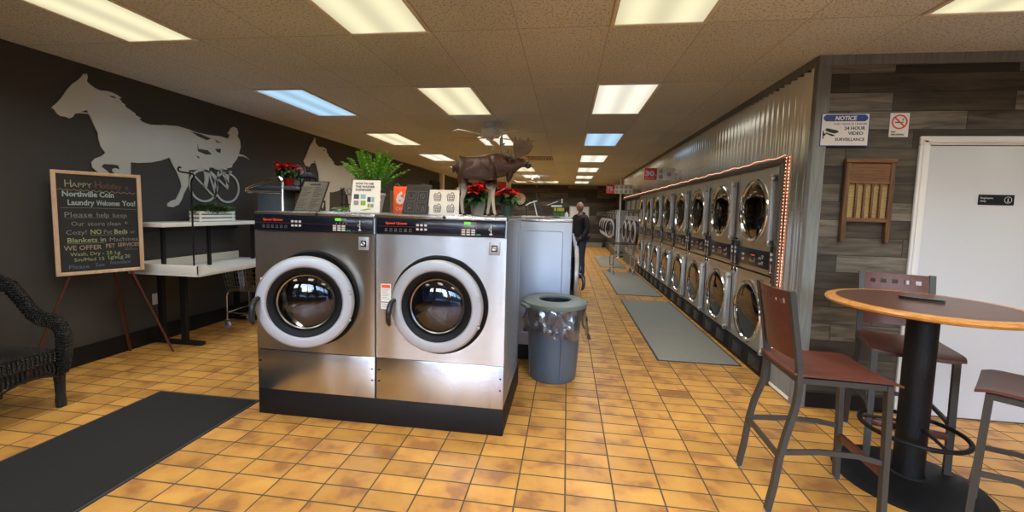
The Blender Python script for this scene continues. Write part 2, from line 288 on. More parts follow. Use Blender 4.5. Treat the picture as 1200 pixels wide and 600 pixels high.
# ------------------------------------------------------------------ mesh helper
ROOTINV = {}
def frame(o, xd, yd):
    x = V(xd).normalized(); y = V(yd).normalized(); n = x.cross(y).normalized(); y = n.cross(x)
    return Matrix(((x.x, y.x, n.x, o[0]), (x.y, y.y, n.y, o[1]), (x.z, y.z, n.z, o[2]), (0, 0, 0, 1)))
def axis_m(p, d):
    return Matrix.Translation(V(p)) @ V((0, 0, 1)).rotation_difference(V(d).normalized()).to_matrix().to_4x4()
class MB:
    def __init__(s, T=None): s.bm = bmesh.new(); s.T = T or Matrix(); s.mi = 0
    def _v(s, p): return s.bm.verts.new(s.T @ V(p))
    def _f(s, vs, smooth=False):
        try: f = s.bm.faces.new(vs)
        except ValueError: return None
        f.material_index = s.mi; f.smooth = smooth
        return f
    def box(s, x0, x1, y0, y1, z0, z1, bev=0, rot=None):
        if x0 > x1: x0, x1 = x1, x0
        if y0 > y1: y0, y1 = y1, y0
        if z0 > z1: z0, z1 = z1, z0
        b = bmesh.new(); bmesh.ops.create_cube(b, size=1)
        sx, sy, sz = x1 - x0, y1 - y0, z1 - z0
        bmesh.ops.scale(b, vec=(sx, sy, sz), verts=b.verts)
        if bev: bmesh.ops.bevel(b, geom=b.edges[:], offset=min(bev, sx * .45, sy * .45, sz * .45), segments=2, affect='EDGES', profile=.5)
        m = Matrix.Translation(((x0 + x1) / 2, (y0 + y1) / 2, (z0 + z1) / 2))
        if rot: m = m @ rot.to_4x4()
        s._merge(b, m, bev > 0)
    def _merge(s, b, m, smooth=True):
        mp = {v: s._v(m @ v.co) for v in b.verts}
        for f in b.faces: s._f([mp[v] for v in f.verts], smooth)
        b.free()
    def bar(s, p0, p1, w, h=None, up=(0, 0, 1)):
        """square-section bar"""
        h = h or w; p0 = V(p0); p1 = V(p1); d = p1 - p0; L = d.length; d.normalize()
        u = V(up)
        if abs(u.dot(d)) > .99: u = V((1, 0, 0))
        x = d.cross(u).normalized(); y = x.cross(d)
        m = Matrix(((x.x, y.x, d.x, p0.x), (x.y, y.y, d.y, p0.y), (x.z, y.z, d.z, p0.z), (0, 0, 0, 1)))
        b = bmesh.new(); bmesh.ops.create_cube(b, size=1); bmesh.ops.scale(b, vec=(w, h, L), verts=b.verts); bmesh.ops.translate(b, vec=(0, 0, L / 2), verts=b.verts)
        s._merge(b, m, False)
    def sweep(s, pts, prof, closed=False, smooth=True, up=None, scale=None):
        """sweep a closed 2D profile along points"""
        pts = [V(p) for p in pts]; n = len(pts); rings = []; pn = None
        for i, p in enumerate(pts):
            a = pts[(i - 1) % n] if (closed or i > 0) else p; c = pts[(i + 1) % n] if (closed or i < n - 1) else p
            t = (c - a)
            if t.length < 1e-9: t = V((0, 0, 1))
            t.normalize()
            if up is not None:
                x = V(up).cross(t)
                if x.length < 1e-4: x = V((1, 0, 0)).cross(t)
                x.normalize()
            elif pn is None:
                x = t.cross(V((0, 0, 1)))
                if x.length < 1e-3: x = t.cross(V((1, 0, 0)))
                x.normalize()
            else:
                x = pn - t * pn.dot(t)
                if x.length < 1e-6: x = t.orthogonal()
                x.normalize()
            pn = x; y = t.cross(x); k = scale[i] if scale else 1
            rings.append([s._v(p + x * (q[0] * k) + y * (q[1] * k)) for q in prof])
        m = len(prof)
        for i in range(n if closed else n - 1):
            A, B = rings[i], rings[(i + 1) % n]
            for j in range(m): s._f([A[j], A[(j + 1) % m], B[(j + 1) % m], B[j]], smooth)
        if not closed: s._f(rings[0][::-1]); s._f(rings[-1])
    def tube(s, pts, r, n=8, closed=False, scale=None, up=None):
        s.sweep(pts, [(r * math.cos(2 * PI * i / n), r * math.sin(2 * PI * i / n)) for i in range(n)], closed, True, up, scale)
    def lathe(s, prof, p=(0, 0, 0), d=(0, 0, 1), n=32, sx=1, sy=1, a0=0, a1=None):
        m = axis_m(p, d); rings = []
        full = a1 is None; a1 = a0 + 2 * PI if full else a1; cnt = n if full else n + 1
        for r, z in prof:
            if r < 1e-6: rings.append([s._v(m @ V((0, 0, z)))])
            else: rings.append([s._v(m @ V((r * sx * math.cos(a0 + (a1 - a0) * i / n), r * sy * math.sin(a0 + (a1 - a0) * i / n), z))) for i in range(cnt)])
        for A, B in zip(rings, rings[1:]):
            for i in range(n):
                j = (i + 1) % len(A) if len(A) > 1 else 0; k = (i + 1) % len(B) if len(B) > 1 else 0
                if len(A) == 1 and len(B) == 1: continue
                if len(A) == 1: s._f([A[0], B[k], B[i]], True)
                elif len(B) == 1: s._f([A[i], A[j], B[0]], True)
                else: s._f([A[i], A[j], B[k], B[i]], True)
    def cyl(s, p0, p1, r0, r1=None, n=16):
        r1 = r0 if r1 is None else r1; p0 = V(p0); p1 = V(p1); L = (p1 - p0).length
        s.lathe([(0, 0), (r0, 0), (r1, L), (0, L)], p0, p1 - p0, n)
    def ball(s, c, r, n=12, k=8, rot=None):
        if not hasattr(r, '__len__'): r = (r, r, r)
        b = bmesh.new(); bmesh.ops.create_uvsphere(b, u_segments=n, v_segments=k, radius=1)
        m = Matrix.Translation(V(c)) @ (rot.to_4x4() if rot else Matrix()) @ Matrix.Diagonal((r[0], r[1], r[2], 1))
        s._merge(b, m)
    def prism(s, pts, d0, d1):
        """2D outline in the local xy plane, thick from d0 to d1 along local z"""
        b = bmesh.new()
        lo = [b.verts.new((p[0], p[1], d0)) for p in pts]; hi = [b.verts.new((p[0], p[1], d1)) for p in pts]
        n = len(pts)
        for i in range(n): b.faces.new([lo[i], lo[(i + 1) % n], hi[(i + 1) % n], hi[i]])
        for tri in tessellate_polygon([[V((q[0], q[1], 0)) for q in pts]]):
            b.faces.new([lo[k] for k in tri][::-1]); b.faces.new([hi[k] for k in tri])
        s._merge(b, Matrix(), False)
    def ring2d(s, cx, cy, r0, r1, d0, d1, n=32, ry=1.):
        """flat washer-shaped ring in the local xy plane"""
        q = []
        for i in range(n):
            a = 2 * PI * i / n; c, t = math.cos(a), math.sin(a) * ry
            q.append([s._v((cx + r * c, cy + r * t, d)) for r, d in ((r0, d0), (r1, d0), (r1, d1), (r0, d1))])
        for i in range(n):
            A, B = q[i], q[(i + 1) % n]
            for j in range(4): s._f([A[j], A[(j + 1) % 4], B[(j + 1) % 4], B[j]])
    def stroke(s, pts, w, d0, d1, closed=False):
        ps = [V((p[0], p[1])) for p in pts]
        if closed: ps.append(ps[0])
        for a, b in zip(ps, ps[1:]):
            t = b - a
            if t.length < 1e-7: continue
            t.normalize(); nn = V((-t.y, t.x)) * w / 2; e = t * w * .35
            vs = [a - nn - e, b - nn + e, b + nn + e, a + nn - e]
            lo = [s._v((q.x, q.y, d0)) for q in vs]; hi = [s._v((q.x, q.y, d1)) for q in vs]
            s._f(lo[::-1]); s._f(hi)
            for i in range(4): s._f([lo[i], lo[(i + 1) % 4], hi[(i + 1) % 4], hi[i]])
    def plate_hole(s, x0, x1, z0, z1, cx, cz, R, y, n=48):
        """sheet in the xz plane at y with a round hole"""
        ang = [2 * PI * i / n for i in range(n)] + [math.atan2(b - cz, a - cx) % (2 * PI) for a in (x0, x1) for b in (z0, z1)]
        ang = sorted(set(round(a, 6) for a in ang)); I = []; O = []
        for a in ang:
            c, t = math.cos(a), math.sin(a); k = 1e9
            if c > 1e-9: k = min(k, (x1 - cx) / c)
            if c < -1e-9: k = min(k, (x0 - cx) / c)
            if t > 1e-9: k = min(k, (z1 - cz) / t)
            if t < -1e-9: k = min(k, (z0 - cz) / t)
            I.append(s._v((cx + R * c, y, cz + R * t))); O.append(s._v((cx + k * c, y, cz + k * t)))
        m = len(ang)
        for i in range(m): s._f([I[i], I[(i + 1) % m], O[(i + 1) % m], O[i]])
        J = [s._v((cx + R * math.cos(a), y + .03, cz + R * math.sin(a))) for a in ang]
        for i in range(m): s._f([J[i], J[(i + 1) % m], I[(i + 1) % m], I[i]], True)
    def text(s, body, u, v, size, d=.0015, width=None, align='LEFT', bold=0., space=1., shear=0., rot=0.):
        cu = bpy.data.curves.new('t', 'FONT'); cu.body = body; cu.size = size; cu.align_x = align; cu.extrude = d / 2; cu.offset = bold * size; cu.space_character = space; cu.shear = shear; cu.resolution_u = 2
        ob = bpy.data.objects.new('t', cu); me = bpy.data.meshes.new_from_object(ob)
        xs = [w.co.x for w in me.vertices]
        if not xs: return
        k = width / (max(xs) - min(xs)) if width else 1
        b = bmesh.new(); b.from_mesh(me)
        s._merge(b, Matrix.Translation((u, v, d / 2)) @ Matrix.Rotation(rot, 4, 'Z') @ Matrix.Diagonal((k, 1, 1, 1)), False)
        bpy.data.meshes.remove(me); bpy.data.objects.remove(ob); bpy.data.curves.remove(cu)
    def build(s, name, mats, parent=None, world=True, sharp=35, recalc=True):
        me = bpy.data.meshes.new(name)
        if recalc: bmesh.ops.recalc_face_normals(s.bm, faces=s.bm.faces)
        o = bpy.data.objects.new(name, me)
        if parent is not None:
            if world:
                r = parent
                inv = ROOTINV.get(r.name)
                while inv is None: r = r.parent; inv = ROOTINV.get(r.name)
                s.bm.transform(inv)
            o.parent = parent
        elif world and s.bm.verts:
            xs = [v.co for v in s.bm.verts]
            c = V(((min(v.x for v in xs) + max(v.x for v in xs)) / 2, (min(v.y for v in xs) + max(v.y for v in xs)) / 2, min(v.z for v in xs)))
            if parent is None and world == 'c': s.bm.transform(Matrix.Translation(-c)); o.location = c
        s.bm.to_mesh(me); s.bm.free()
        for m in (mats if isinstance(mats, (list, tuple)) else [mats]): me.materials.append(M[m] if isinstance(m, str) else m)
        me.set_sharp_from_angle(angle=math.radians(sharp))
        COL.objects.link(o)
        return o
def tag(o, label=None, cat=None, group=None, kind=None):
    for k, v in (('label', label), ('category', cat), ('group', group), ('kind', kind)):
        if v: o[k] = v
    return o
def thing(name, label, cat, loc=(0, 0, 0), rz=0., group=None):
    o = bpy.data.objects.new(name, None); COL.objects.link(o)
    o.location = loc; o.rotation_euler = (0, 0, rz); o.empty_display_size = .1
    ROOTINV[o.name] = (Matrix.Translation(V(loc)) @ Matrix.Rotation(rz, 4, 'Z')).inverted()
    return tag(o, label, cat, group)
def struct(name, mb, mat, label, cat): return tag(mb.build(name, mat), label, cat, None, 'structure')
def kids(o): return [c for c in KID.get(o.name, [])] if o.name in KID else list(o.children)
KID = {}
def dup(o, loc=None, rz=None, label=None, group=None, parent=None):
    c = o.copy(); COL.objects.link(c)
    if parent is not None: c.parent = parent
    if loc is not None: c.location = loc
    if rz is not None: c.rotation_euler = (0, 0, rz)
    if label: c['label'] = label
    if group: c['group'] = group
    for ch in [x for x in COL.objects if x.parent == o]: dup(ch, parent=c)
    return c
# ================================================================== ROOM SHELL
XL, XR, YB, YF, ZC = -4.42, 1.87, 18.8, 3.5, 2.76
XR2, YR = 4.8, -2.4
b = MB(); b.box(XL - .1, XR2 + .1, YR - .1, YB + .1, -.1, 0)
struct('floor', b, 'floor', 'orange quarry tile floor with dark grout lines', 'floor')
b = MB(); b.box(XL - .1, XR2 + .1, YR - .1, YB + .1, ZC, ZC + .1)
struct('ceiling', b, 'ceiling', 'beige speckled drop ceiling in a two by four foot grid', 'ceiling')
b = MB(); b.box(XL - .12, XL, YR, YB, 0, ZC)
struct('wall_left', b, 'charcoal', 'long charcoal painted wall behind the folding table', 'wall')
b = MB(); b.box(XL, XL + .012, 12.0, 12.75, .0, 2.3)
struct('trim_1', b, 'lightpaint', 'pale panel at the far end of the charcoal wall', 'trim')
b = MB(); b.box(XL, XL + .04, 12.8, 13.7, 0, 2.45)
struct('door_2', b, 'black', 'dark doorway panel at the far end of the charcoal wall', 'door')
b = MB(); b.box(XL, XL + .12, 13.75, 13.95, 0, ZC)
struct('trim_2', b, 'signwhite', 'cream upright trim beside the dark far doorway', 'trim')
b = MB(); b.box(XL, XL + .02, YR, 12.0, 0, .17)
struct('baseboard_left', b, 'black', 'black rubber baseboard along the charcoal wall', 'baseboard')
b = MB(); b.box(XL, XR2, YB, YB + .12, 0, ZC)
struct('wall_back', b, 'planks_far', 'far wall clad in dark weathered planks', 'wall')
b = MB(); b.box(XL + .12, 1.6, YB - .14, YB, 0, .2)
struct('baseboard_back', b, 'lightpaint', 'pale grey plinth along the foot of the far plank wall', 'baseboard')
b = MB(); b.box(XR + .085, XR2, YF, YF + .12, 0, ZC)
struct('wall_front_planks', b, 'planks_x', 'plank clad wall with the white door and notice sign', 'wall').name = 'wall_right'
b = MB(); b.box(XR + .085, 2.595, YF - .012, YF, 0, .12)
struct('baseboard_right', b, 'black', 'black baseboard under the plank wall', 'baseboard')
b = MB(); b.box(XR2, XR2 + .12, YR, YF + .12, 0, ZC)
struct('wall_far_right', b, 'lightpaint', 'plain grey wall past the white door', 'wall').name = 'wall_right_end'
b = MB(); b.box(XR + .96, XR + 1.06, YF + .12, YB, 0, ZC)
struct('wall_service', b, 'lightpaint', 'service wall behind the dryer bank', 'wall').name = 'wall_behind_dryers'
# rear (street) wall with shop windows
wins = [(-3.25, -2.6), (-2.3, -.6), (-.3, 1.4), (1.65, 2.65), (2.9, 4.5)]
b = MB(); zz = [(0, .0)]
b.box(XL, XR2, YR - .1, YR, 2.45, ZC)
xs = [XL]
for a, c in wins: b.box(xs[-1], a, YR - .1, YR, 0, 2.45); xs.append(c)
b.box(xs[-1], XR2, YR - .1, YR, 0, 2.45)
for i, (a, c) in enumerate(wins):
    if i != 3: b.box(a, c, YR - .1, YR, 0, .45)
struct('wall_rear', b, 'rearwall', 'street side wall with shop windows behind the viewer', 'wall')
for i, (a, c) in enumerate(wins):
    z0 = .45 if i != 3 else .02
    b = MB()
    for q in ((a, a + .05, z0, 2.45), (c - .05, c, z0, 2.45), (a + .05, c - .05, z0, z0 + .05), (a + .05, c - .05, 2.40, 2.45)): b.box(q[0], q[1], YR - .08, YR - .02, q[2], q[3])
    if i != 3: b.box((a + c) / 2 - .025, (a + c) / 2 + .025, YR - .08, YR - .02, z0 + .05, 2.4)
    w = struct('window_%d' % (i + 1), b, 'blackpl', 'dark framed shop window behind the viewer', 'window')
    b = MB(); b.box(a + .05, c - .05, YR - .055, YR - .045, z0 + .05, 2.4); p = b.build('pane', 'winglass'); p.parent = w
b = MB(); b.box(-30, 30, -60, YR - .15, -.15, -.1); struct('ground_outside', b, 'pave', 'pavement outside the shop windows', 'ground').name = 'trim_6'
# unseen brick building, hedge and two cars, added to dim the washer reflections
b = MB(); b.box(-26, -4, -34, -26, -.1, 5.2); b.box(4, 26, -36, -28, -.1, 4.4)
struct('b', b, 'brick', 'unseen low brick building added across the street to dim reflections', 'building').name = 'added_building'
b = MB(); b.box(-24, 24, -22.6, -21.6, -.1, 1.5, .3)
struct('b', b, 'hedge', 'unseen hedge added across the street to dim reflections', 'hedge').name = 'added_hedge'
def car(x, y, lab):
    t = thing('added_car', lab, 'car', (x, y, -.1), 0, 'cars added for reflections')
    b = MB(Matrix.Rotation(PI / 2, 4, 'X')); b.prism([(-2.2, .3), (-2.25, .7), (-2.1, .95), (-1.2, 1.02), (-.7, 1.45), (.9, 1.47), (1.6, 1.05), (2.15, .95), (2.25, .6), (2.2, .3)], -.85, .85); b.build('car_body', 'carpaint', t, world=False)
    for sx in (-1.4, 1.4):
        for sy in (-.8, .8): b = MB(); b.lathe([(0, -.1), (.2, -.1), (.32, -.09), (.33, 0), (.32, .09), (.2, .1), (0, .1)], (sx, sy, .33), (0, 1, 0), 24); b.build('wheel', 'black', t, world=False)
car(-6.5, -9.5, 'dark car added outside behind the viewer for reflections, in front of the left shop window'); car(.2, -9.8, 'dark car added outside behind the viewer for reflections, in front of the middle shop window')
# corner post, top trims and the galvanised cladding over the dryers
b = MB(); b.box(XR - .01, XR + .085, YF - .015, YF + .045, 0, ZC - .06, .003)
struct('trim_3', b, 'trimgrey', 'grey wooden corner post between galvanised sheet and planks', 'trim')
b = MB(); b.box(XR - .01, XR2, YF - .02, YF - .0, ZC - .075, ZC); b.box(XR - .015, XR + .0, YF, 14.3, ZC - .06, ZC)
struct('trim_4', b, 'trimgrey', 'grey trim board where the right hand walls meet the ceiling', 'trim')
def corrugated(y0, y1, z0, z1, x0, pitch=.100, amp=.018):
    n = int((y1 - y0) / pitch * 8); b = MB(); A = []
    for i in range(n + 1):
        y = y0 + (y1 - y0) * i / n; x = x0 + amp * math.cos(2 * PI * (y - y0) / pitch)
        A.append((b._v((x, y, z0)), b._v((x, y, z1)), b._v((x + .004, y, z0)), b._v((x + .004, y, z1))))
    for p, q in zip(A, A[1:]):
        b._f([p[0], q[0], q[1], p[1]], True); b._f([p[2], p[3], q[3], q[2]], True)
        b._f([p[1], q[1], q[3], p[3]]); b._f([p[0], p[2], q[2], q[0]])
    return b
struct('cladding', corrugated(YF + .045, 14.3, 2.045, ZC - .06, XR + .015), 'corr', 'galvanised corrugated sheet cladding above the dryer bank', 'wall').name = 'wall_right_cladding'
struct('pier', corrugated(YF + .045, 3.87, .32, 2.045, XR + .015), 'corr', 'galvanised corrugated pier beside the nearest stacked dryer', 'wall').name = 'wall_right_pier'
b = MB(); b.box(XR - .005, XR + .06, YF + .045, 3.9, 0, .32); b.mi = 1
for q in ((YF + .05, 3.895, .29, .315), (YF + .05, 3.895, .02, .045)): b.box(XR - .012, XR - .005, q[0], q[1], q[2], q[3])
struct('trim_5', b, ['trimgrey', 'signwhite'], 'grey base panel under the corrugated pier', 'trim')
b = MB(); b.box(XR - .03, XR + .02, 3.87, 14.3, 1.995, 2.045, .004); b.box(XR - .03, XR + .02, 3.87, 3.925, .0, 1.995, .003)
tag(b.build('dryer_surround', 'header'), 'dark bronze surround framing the wall of stacked dryers', 'frame', None, 'structure').name = 'trim_7'
# rope light along the header and down the pier
b = MB()
def wig(y): return .006 * math.sin(y * 9) + .004 * math.sin(y * 23)
b.tube([(XR - .012, 3.86 + .1 * i, 2.062 + wig(3.86 + .1 * i)) for i in range(103)], .004, 6)
for yy in (3.855, 3.80):
    b.tube([(XR - .006 + .003 * math.sin(z * 40), yy + .006 * math.sin(z * 8 + yy * 30), z) for z in [2.06 - i * .05 for i in range(35)]], .004, 6)
t = tag(b.build('rope_light', 'rope'), 'orange rope light run along the top and side of the dryer surround', 'light')
b = MB(); b.mi = 0
for i in range(340):
    y = 3.87 + .03 * i; b.ball((XR - .019, y, 2.062 + wig(y)), .0035, 5, 4)
for k in range(58):
    z = 2.04 - .03 * k
    b.ball((XR - .013, 3.855, z), .004, 5, 4); b.ball((XR - .013, 3.80, z), .004, 5, 4)
led = b.build('led', pbr('led_glow', (1, .7, .5), .4, emit=(1, .5, .3), es=3.), t, world=False); led['kind'] = 'stuff'
b = MB(); b.cyl((1.79, 14.4, 0), (1.79, 14.4, ZC), .035); b.lathe([(.035, 0), (.075, 0), (.075, .015), (.035, .03)], (1.79, 14.4, 0))
tag(b.build('support_pole', 'white', world='c'), 'slim white floor to ceiling pole past the far end of the dryers', 'pole')

# white door in the plank wall
b = MB()
DX0, DX1, DZ = 2.598, 3.66, 2.156
b.box(DX0, DX0 + .07, YF - .022, YF, 0, DZ - .0651, .006); b.box(DX1 - .07, DX1, YF - .022, YF, 0, DZ - .0651, .006); b.box(DX0, DX1, YF - .022, YF, DZ - .065, DZ, .006)
b.box(DX0 + .018, DX0 + .05, YF - .030, YF - .02, 0, DZ - .03, .004); b.box(DX1 - .05, DX1 - .018, YF - .030, YF - .02, 0, DZ - .03, .004); b.box(DX0 + .018, DX1 - .018, YF - .030, YF - .02, DZ - .05, DZ - .02, .004)
d = struct('door_1', b, 'white', 'white painted door and casing in the plank wall', 'door')
b = MB(); b.box(DX0 + .075, DX1 - .075, YF - .012, YF + .0, .012, DZ - .07, .002); b.build('door_slab', 'doorwhite').parent = d
b = MB(); b.lathe([(0, 0), (.032, 0), (.034, .008), (.014, .014), (.012, .035), (.028, .045), (.03, .062), (.018, .072), (0, .074)], (DX1 - .14, YF - .012, 1.0), (0, -1, 0), 20); b.build('door_knob', 'darkchrome').parent = d

# ------------------------------------------------------------------ ceiling lights
Lset = []
for i, rows in ((-5, (-3, -1, 1, 3, 5, 7, 9)), (-2, (-3, -1, 1, 3, 7, 9)), (1, (-3, -1, 1, 3, 5, 7, 9, 11)), (4, (-3, -1)), (7, (-3, -1)), (-3, (11,)), (-1, (11,))):
    for j in rows: Lset.append((i, j))
Lset.append((-2, 11))
cools = {(-5, 1), (1, 3)}; neut = {(-5, 5), (1, 5), (1, 7), (-2, 9), (1, 1), (-2, 3), (1, 9), (1, 11)}
colname = {-5: 'the column of lights beside the charcoal wall', -2: 'the middle column of lights', 1: 'the column of lights along the dryers', 4: 'over the white door side', 7: 'at the far right of the room', -3: 'x', -1: 'x'}
ordn = ['nearest', 'second', 'third', 'fourth', 'fifth', 'sixth', 'seventh', 'eighth', 'ninth']
protoL = {}
for i, j in Lset:
    x0 = GX + .6096 * i; y0 = GY + 1.2192 * j; cx, cy = x0 + .3048, y0 + .6096
    kind = 'cool' if (i, j) in cools else ('neutral' if (i, j) in neut else 'warm')
    word = {'cool': 'bluish white', 'neutral': 'white', 'warm': 'yellowish'}[kind]
    if j == 11 and i != 1: lab = 'small %s ceiling light in the last row, %s' % (word, {-3: 'leftmost of the three', -2: 'middle of three, behind the far fan', -1: 'rightmost of the three'}[i])
    elif j == -3: lab = '%s ceiling light panel added behind the viewer, %s' % (word, colname[i])  # unseen row behind the camera, added to light the room
    else:
        rs = [r for (a, r) in Lset if a == i and r >= -1 and not (r == 11 and i != 1)]
        lab = '%s ceiling light panel, %s in %s' % (word, ordn[rs.index(j)], colname[i]) if i < 4 else '%s ceiling light panel %s' % (word, colname[i])
    grp = 'recessed fluorescent ceiling lights'
    if kind not in protoL:
        t = thing('ceiling_light', lab, 'ceiling light', (cx, cy, ZC), 0, grp)
        b = MB()
        for q in ((-.30, .30, -.605, -.58), (-.30, .30, .58, .605), (-.30, -.275, -.58, .58), (.275, .30, -.58, .58)): b.box(q[0], q[1], q[2], q[3], -.012, 0, .002)
        b.build('frame', 'fan', t, world=False)
        b = MB(); b.box(-.2748, .2748, -.5798, .5798, -.006, -.001); b.build('lens', kind, t, world=False)
        protoL[kind] = t
    else: t = dup(protoL[kind], (cx, cy, ZC), None, lab, grp)
    ld = bpy.data.lights.new('tube_glow', 'AREA'); ld.shape = 'RECTANGLE'; ld.size = .54; ld.size_y = 1.14; ld.spread = math.radians(150)
    ld.color = {'cool': (.72, .87, 1.), 'neutral': (1., .96, .90), 'warm': (1., .94, .83)}[kind]; ld.energy = 12.6
    lo = bpy.data.objects.new('lamp', ld); COL.objects.link(lo); lo.parent = t; lo.location = (0, 0, -.014)
# vent
t = thing('ceiling_vent', 'square patterned air vent in the ceiling beyond the moose', 'vent', (GX - .3048, GY + 1.2192 * 5 + .61, ZC), 0)
b = MB(); b.box(-.3, .3, -.3, .3, -.006, 0, .002); b.build('backing', 'black', t, world=False)
b = MB()
for k in range(4):
    r = .29 - .065 * k
    for q in ((-r, r, -r, -r + .03), (-r, r, r - .03, r), (-r, -r + .03, -r + .03, r - .03), (r - .03, r, -r + .03, r - .03)): b.box(q[0], q[1], q[2], q[3], -.02, -.006)
b.build('louvre', 'vent', t, world=False)
# ceiling fans
def make_fan(loc, rz, lab):
    t = thing('ceiling_fan', lab, 'ceiling fan', loc, rz, 'ceiling fans')
    b = MB(); b.lathe([(0, 0), (.085, 0), (.085, -.05), (.05, -.07), (.05, -.085), (.14, -.095), (.150, -.12), (.150, -.175), (.13, -.19), (.06, -.20), (.05, -.23), (.02, -.24), (0, -.24)], n=32); b.build('motor_housing', 'fan', t, world=False)
    for k in range(5):
        a = 2 * PI * k / 5; T = Matrix.Rotation(a, 4, 'Z')
        b = MB(T @ Matrix.Translation((0, 0, -.205)) @ Matrix.Rotation(math.radians(12), 4, 'X'))
        b.prism([(.20, -.05), (.24, -.06), (.60, -.07), (.65, -.06), (.67, 0), (.65, .06), (.60, .07), (.24, .06), (.20, .05)], -.003, .003)
        bl = b.build('blade', 'fanblade', t, world=False)
        b = MB(T @ Matrix.Translation((0, 0, -.205)) @ Matrix.Rotation(math.radians(12), 4, 'X')); b.prism([(.08, -.015), (.16, -.012), (.26, -.035), (.26, .035), (.16, .012), (.08, .015)], .003, .010); b.build('blade_bracket', 'fan', bl, world=False)
    b = MB(); b.tube([(.04, 0, -.2), (.045, 0, -.25), (.045, 0, -.36)], .0025, 5); b.ball((.045, 0, -.365), .009, 8, 6); b.build('pull_chain', 'fan', t, world=False)
    return t
f0 = make_fan((-1.14, 5.85, ZC), .35, 'white ceiling fan nearest the viewer, above and behind the moose')
dup(f0, (-1.1, 14.0, ZC), .9, 'small distant white ceiling fan in front of the plank wall')
